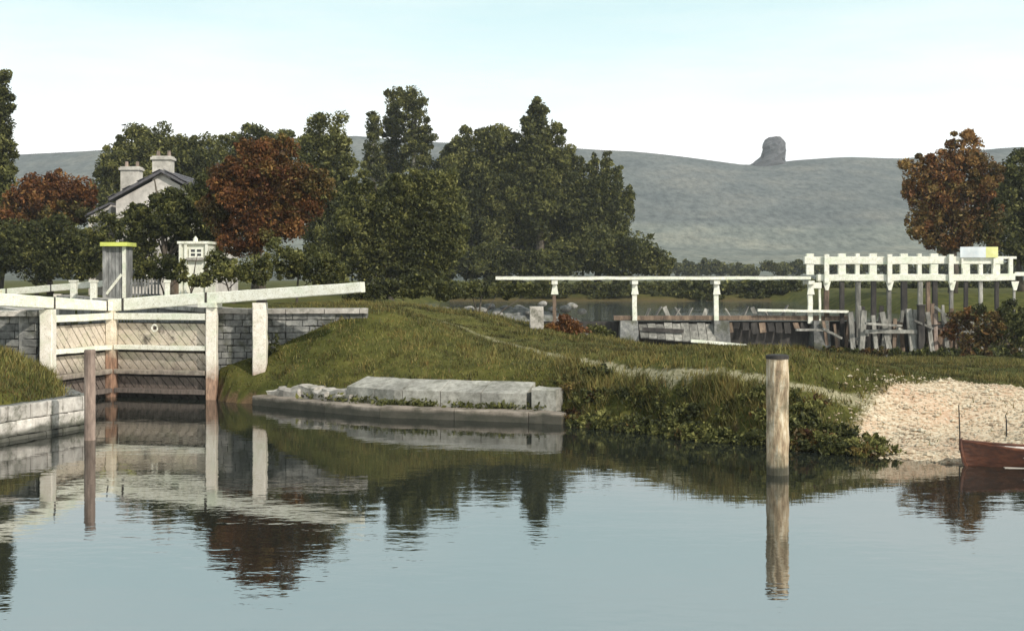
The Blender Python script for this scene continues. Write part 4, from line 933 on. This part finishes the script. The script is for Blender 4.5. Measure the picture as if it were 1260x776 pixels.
# shrubs along the foot of the trees
for i, (p, Y, lob, lab) in enumerate((
    (290, 57, [(285, 333, 26, 16, 0, 0, .18), (252, 344, 22, 10, 0, 0, .15), (315, 330, 24, 20, 0, 0, .1)], 'yellow green shrub behind the gate beam below the russet tree'),
    (365, 60, [(350, 322, 30, 24, 0, 0, .08), (385, 328, 28, 22, 0, 0, .0), (410, 335, 24, 18)], 'mid green shrub right of the yellow green shrub under the russet tree'),
    (232, 58, [(224, 334, 9, 18, 0, 0, .05), (262, 322, 12, 18, 0, 1, .05), (245, 345, 16, 8, 0, 0, .1)], 'leafy shrub growing against the small white porch'),
    (205, 68, [(175, 335, 14, 18, 0, 0, .15), (205, 330, 24, 20, 0, 0, .05), (232, 340, 18, 14, 0, 0, .05)], 'shrub behind the picket fence below the dark tree'),
    (500, 66, [(470, 355, 30, 16, 0, 0, -.15), (510, 352, 34, 16, 0, 0, -.15), (548, 356, 30, 14, 0, 0, -.12), (440, 362, 24, 12, 0, 0, -.1)], 'dark low shrub on the crest behind the end of the rising beam'),
    (580, 72, [(575, 357, 28, 11, 0, 0, -.12), (615, 357, 30, 10, 0, 0, -.12), (655, 358, 26, 9, 0, 0, -.1)], 'dark low shrub under the left part of the footbridge'))):
    T('shrub', lab, 'shrub', Y, lob, p, 3.6, 6)
T('russet_bush', 'small round russet bush on the grass beside the stone block', 'bush', 51, [(697, 404, 25, 16, 1, 0, .02), (684, 412, 18, 12, .9, 0, .0), (712, 412, 20, 12, .85, 0, .0), (697, 418, 26, 10, .7, 0, 0)], 697, 3.4, 6, base_z=gh(XX(697, 51), 51))
T('bank_bush', 'dark bush at the right edge below the weir', 'bush', 68, [(1215, 400, 26, 22, .3, 0, -.05), (1245, 395, 26, 24, 0, 0, -.1), (1275, 400, 28, 26), (1200, 418, 24, 14, .5), (1240, 420, 34, 14, .1, 0, -.1)], 1235, 3.6, 5, base_z=.2)
T('bank_bush', 'reddish brown brush between the leaning piles and the dark bush', 'bush', 69, [(1180, 395, 16, 14, .7), (1170, 408, 14, 12, .8), (1196, 385, 14, 10, .8)], 1180, 3.2, 3.5, base_z=.2)
T('bank_bush', 'green bush between the stone block and the left weir pier', 'bush', 60, [(735, 408, 14, 11), (748, 414, 12, 9, 0, 0, .1)], 740, 3.2, 5)

# far bank and hedges that read as one mass
def mass(name, label, boxes, Y, leaf_px, dens, rus=0., cat='hedge'):
    P, ru, ti = crown_points(boxes, Y, leaf_px, dens, .9)
    o = np_mesh(name, leaves(P, leaf_px * Y / F * .6), 4, 'foliage', None, 'stuff', {'tint': ti, 'rus': ru})
    return tag(o, label, cat)
mass('far_bank_growth', 'dark green growth along the far bank behind the footbridge', [(560 + (i % 30) * 26 + random.uniform(-6, 6), (354 if i < 30 else 364) + random.uniform(-3, 3), 22, 11 if i < 30 else 6, 0, random.uniform(-2, 2), -.12) for i in range(60)], 141, 3.0, 5)
mass('far_hedge', 'grey green hedge line at the foot of the hill', [(790 + i * 17 + random.uniform(-5, 5), 330 + random.uniform(-3, 3), 16, random.uniform(8, 12), 0, random.uniform(-10, 10), 0) for i in range(32)], 330, 2.8, 5)
mass('field_hedge', 'thin hedge across the lower hillside', [(770 + i * 15, 289 + random.uniform(-1, 1), 12, 2.4, 0, 0, -.05) for i in range(24)], 765, 1.6, 4)
simple('crag_rock', (0.045, 0.045, 0.05), (0.085, 0.083, 0.088), (0.13, 0.125, 0.125), .25, vary=0, bs=1, bd=2)
def crag():
    rings = [(212, 916, 974, 1.), (203, 923, 970, 1.), (199, 929, 968, .95), (195, 934, 968, .9), (190, 935, 967, .85), (185, 938, 968, .8), (181, 936, 967, .75), (177, 939, 966, .7), (173, 941, 965, .6), (170, 944, 960, .5)]
    N, mb = 18, MB(); vs = []; r2 = np.random.default_rng(3)
    for py, p0, p1, dk in rings:
        cx_, rx_ = (p0 + p1) / 2, (p1 - p0) / 2
        for q in range(N):
            t = 2 * math.pi * q / N; k = 1 + r2.uniform(-.2, .12); sq = 1 / max(abs(math.cos(t)), abs(math.sin(t))) ** .6
            vs.append(W(cx_ + rx_ * math.cos(t) * min(1.05, k * sq * .92), py + r2.uniform(-1.6, 1.6), 1000) + Vector((0, 14 * dk * math.sin(t) * k, 0)))
    fs = [(i * N + q, i * N + (q + 1) % N, (i + 1) * N + (q + 1) % N, (i + 1) * N + q) for i in range(len(rings) - 1) for q in range(N)] + [tuple((len(rings) - 1) * N + q for q in range(N))]
    o = mb.add(vs, fs).build('hilltop_crag', 'crag_rock'); tag(o, 'isolated blocky grey crag standing on the skyline of the hill', 'crag')
crag()
mass('weir_weeds', 'dark weeds and brush growing at the foot of the weir piles', [(770 + i * 7.6 + random.uniform(-4, 4), 431 + random.uniform(-4, 3) + (4 if i > 30 else 0), random.uniform(5, 11), random.uniform(4, 10) if i > 30 else 3, random.choice([0, 0, .35, .6]), random.uniform(-3, 2), -.15) for i in range(66)], 64, 3.0, 3.2, cat='weeds')
# scrub along the water's edge right of the apron
scrub = []
for i in range(120):
    px = 686 + rng.uniform(0, 1) * 400
    edge = np.interp(px, [688, 760, 850, 940, 1010, 1085], [37.2, 35.3, 33.5, 32.2, 31.0, 30.2]); kf = rng.uniform(0, 1) ** 1.5
    Yq = edge + kf * np.interp(px, [688, 800, 950, 1085], [3.2, 2.9, 2.2, 1.5])
    if seg_dist(np.array([[XX(px, Yq), Yq]]), PATH, False)[0] < .45: continue
    z = max(0.0, gh(XX(px, Yq), Yq)); hgt = rng.uniform(.12, .40) * (1 - .25 * kf) * (1 if px < 1000 else .7); rr = rng.uniform(.25, .8)
    scrub.append((px, HZ + (H - z - hgt * .4) * F / Yq, rr * F / Yq, hgt * F / Yq, .0 if rng.random() > .14 else .45, 0, rng.choice([-.2, -.12, .0, .3]), Yq))
Ps, rs, tis = [], [], []
for s in scrub:
    a_, b_, c_ = crown_points([s[:7]], s[7], 4.0, 1.1, .8); Ps.append(a_); rs.append(b_); tis.append(c_)
P = np.concatenate(Ps); gz = ground_h(P[:, :2]); ok = (P[:, 2] > np.maximum(gz - .05, .01))
o = np_mesh('bank_scrub', leaves(P[ok], .052), 4, 'foliage', None, 'stuff', {'tint': np.concatenate(tis)[ok], 'rus': np.concatenate(rs)[ok]}); tag(o, 'tangled dark green brambles and weeds along the water edge', 'scrub')

# grass
def grass(name, label, n_, region, hlo, hhi, keep=None, w=.02, tufts=0, zmin=.14):
    x = rng.uniform(region[0], region[1], n_); y = rng.uniform(region[2], region[3], n_)
    if tufts:
        kk = rng.integers(0, tufts, n_); x = rng.uniform(region[0], region[1], tufts)[kk] + rng.normal(0, .13, n_); y = rng.uniform(region[2], region[3], tufts)[kk] + rng.normal(0, .13, n_)
    q = np.column_stack([x, y]); z = ground_h(q)
    ok = (z > zmin) & ~inside(q, LOCK) & (seg_dist(q, PATH, False) > np.where(x > 1.2, rng.uniform(.02, .26, n_), rng.uniform(0, .4, n_))) & ~(inside(q, BEACH) & (rng.random(n_) > .012))
    ok &= (z < 2.75) | (y > 45.4)
    ok &= abs(x) < y * .43 + 1
    if keep is not None: ok &= keep(q)
    q, z = q[ok], z[ok]; n_ = len(q); C = np.column_stack([q, z - .02])
    patch = np.sin(q[:, 0] * 1.1 + 1) * np.cos(q[:, 1] * .9) * .5 + np.sin(q[:, 0] * .37 + q[:, 1] * .5)
    h_ = rng.uniform(hlo, hhi, n_) * (1 + .35 * patch)
    a = rng.uniform(0, 6.28, n_); d = np.column_stack([np.cos(a), np.sin(a), np.zeros(n_)]); ln = rng.normal(0, .35, (n_, 3)); ln[:, 2] = 1
    V = np.stack([C - d * w, C + d * w, C + ln * h_[:, None]], axis=1).reshape(-1, 3)
    p2 = np.sin(q[:, 0] * 2.3 - q[:, 1] * 1.7) * np.sin(q[:, 1] * 2.9 + q[:, 0]) 
    t = np.clip(.60 + patch * .18 + p2 * .2 + rng.normal(0, .2, n_), 0, 1)
    o = np_mesh(name, V, 3, 'foliage', None, 'stuff', {'tint': t, 'rus': np.clip(rng.normal(.12, .14, n_) + .12 * (p2 > .3), 0, 1)})
    return tag(o, label, 'grass')
grass('mound_grass', 'short rough grass covering the mound and the island', 155000, (-10.2, 22, 30, 60), .035, .12)
grass('bank_grass', 'short green grass on the left bank above the stone wall', 26000, (-20, -11, 30, 43), .08, .22, keep=lambda q: q[:, 0] < -10)
grass('grass_tussocks', 'taller tufts of rough grass scattered over the mound and island', 52000, (-8, 22, 31, 60), .09, .22, tufts=1700, w=.018)
def on_bank(q):
    px = CX + q[:, 0] * F / q[:, 1]; ed = np.interp(px, [688, 760, 850, 940, 1010, 1085], [37.2, 35.3, 33.5, 32.2, 31.0, 30.2])
    k = (q[:, 1] - ed) / np.interp(px, [688, 800, 950, 1085], [3.4, 3.0, 2.3, 1.2])
    return (px > 684) & (px < 1085) & (k > -.05) & (k < 1) & (seg_dist(q, PATH, False) > .2) & (rng.random(len(q)) > k * .75)
grass('bank_reeds', 'tall rank grass and reeds hanging over the water below the path', 90000, (.8, 9.6, 29.5, 43), .12, .36, keep=on_bank, tufts=900, w=.016, zmin=-.06)
# weeds growing on the ledge in front of the apron
Pl = []
for i in range(60):
    t = rng.uniform(.55, 4.2); a = on_k(t); d = (on_k(min(t + .05, 4.9)) - a).normalized(); nb = Vector((-d.y, d.x, 0))
    c = np.array(a + nb * rng.uniform(.45, .72)) + np.array([0, 0, .34]); k = rng.integers(10, 40)
    Pl.append(c + rng.normal(size=(k, 3)) * np.array([.2, .05, .06]) + np.array([0, 0, .04]))
P = np.concatenate(Pl)
o = np_mesh('ledge_weeds', leaves(P, .06), 4, 'foliage', None, 'stuff', {'tint': rng.uniform(.3, .9, len(P)), 'rus': np.zeros(len(P))}); tag(o, 'weeds growing along the ledge in front of the stone apron', 'weeds')
# moss and ivy on the gate wall
P = np.column_stack([rng.uniform(-9.7, -8.0, 2600), np.full(2600, 44.5), rng.uniform(.1, 2.2, 2600)]); P = P[P[:, 2] < 2.2 * ((P[:, 0] + 9.9) / 1.6) * rng.uniform(.4, 1.1, 2600)]; P[:, 1] += rng.uniform(-.1, .12, len(P))
o = np_mesh('wall_ivy', leaves(P, .075), 4, 'foliage', None, 'stuff', {'tint': rng.uniform(.1, .6, len(P)), 'rus': np.zeros(len(P))}); tag(o, 'ivy and moss on the stone wall left of the white post', 'ivy')
# pebbles on the landing
n_ = 5200; x = rng.uniform(7.5, 15, n_); y = rng.uniform(28.5, 36.5, n_); q = np.column_stack([x, y]); z = ground_h(q)
ok = (seg_dist(q, BEACH) * np.where(inside(q, BEACH), 1, -1) > np.minimum(rng.uniform(-.6, .4, n_), rng.normal(0, .7, n_))) & (z > -.1); q, z = q[ok], z[ok]; n_ = len(q)
s = rng.uniform(.015, .055, n_) * (1 + 1.2 * (rng.random(n_) > .95)); oc = np.array([[1, 0, 0], [0, 1, 0], [-1, 0, 0], [0, -1, 0], [0, 0, .6], [0, 0, -.6]])
tri = [(0, 1, 4), (1, 2, 4), (2, 3, 4), (3, 0, 4), (1, 0, 5), (2, 1, 5), (3, 2, 5), (0, 3, 5)]
ang_ = rng.uniform(0, 6.28, n_); cA, sA = np.cos(ang_), np.sin(ang_)
ocr = np.stack([oc[None, :, 0] * cA[:, None] - oc[None, :, 1] * sA[:, None], oc[None, :, 0] * sA[:, None] + oc[None, :, 1] * cA[:, None], np.repeat(oc[None, :, 2], n_, 0)], axis=2) * s[:, None, None] * rng.uniform(.7, 1.3, (n_, 6, 1))
VV = ocr + np.column_stack([q, z + s * .2])[:, None, :]
o = np_mesh('gravel', VV[:, np.array(tri)].reshape(-1, 3), 3, 'gravel_stone', None, 'stuff'); tag(o, 'pale gravel and pebbles on the landing by the boat', 'gravel')

# ------------------------------------------------------------------ air between here and the hill
hz = MB().box((0, 650, 68.5), (3300, 1900, 147)).build('haze', 'iron')
tag(hz, 'thin pale haze over the valley', 'haze', kind='stuff')
m = bpy.data.materials.new('haze_air'); m.use_nodes = True; n, l = m.node_tree.nodes, m.node_tree.links; n.clear()
oo = n.new('ShaderNodeOutputMaterial'); vv = n.new('ShaderNodeVolumePrincipled')
vv.inputs['Color'].default_value = (0.86, 0.92, 0.96, 1); vv.inputs['Density'].default_value = 0.00024; vv.inputs['Anisotropy'].default_value = 0.0
l.new(vv.outputs[0], oo.inputs['Volume']); hz.data.materials.clear(); hz.data.materials.append(m)
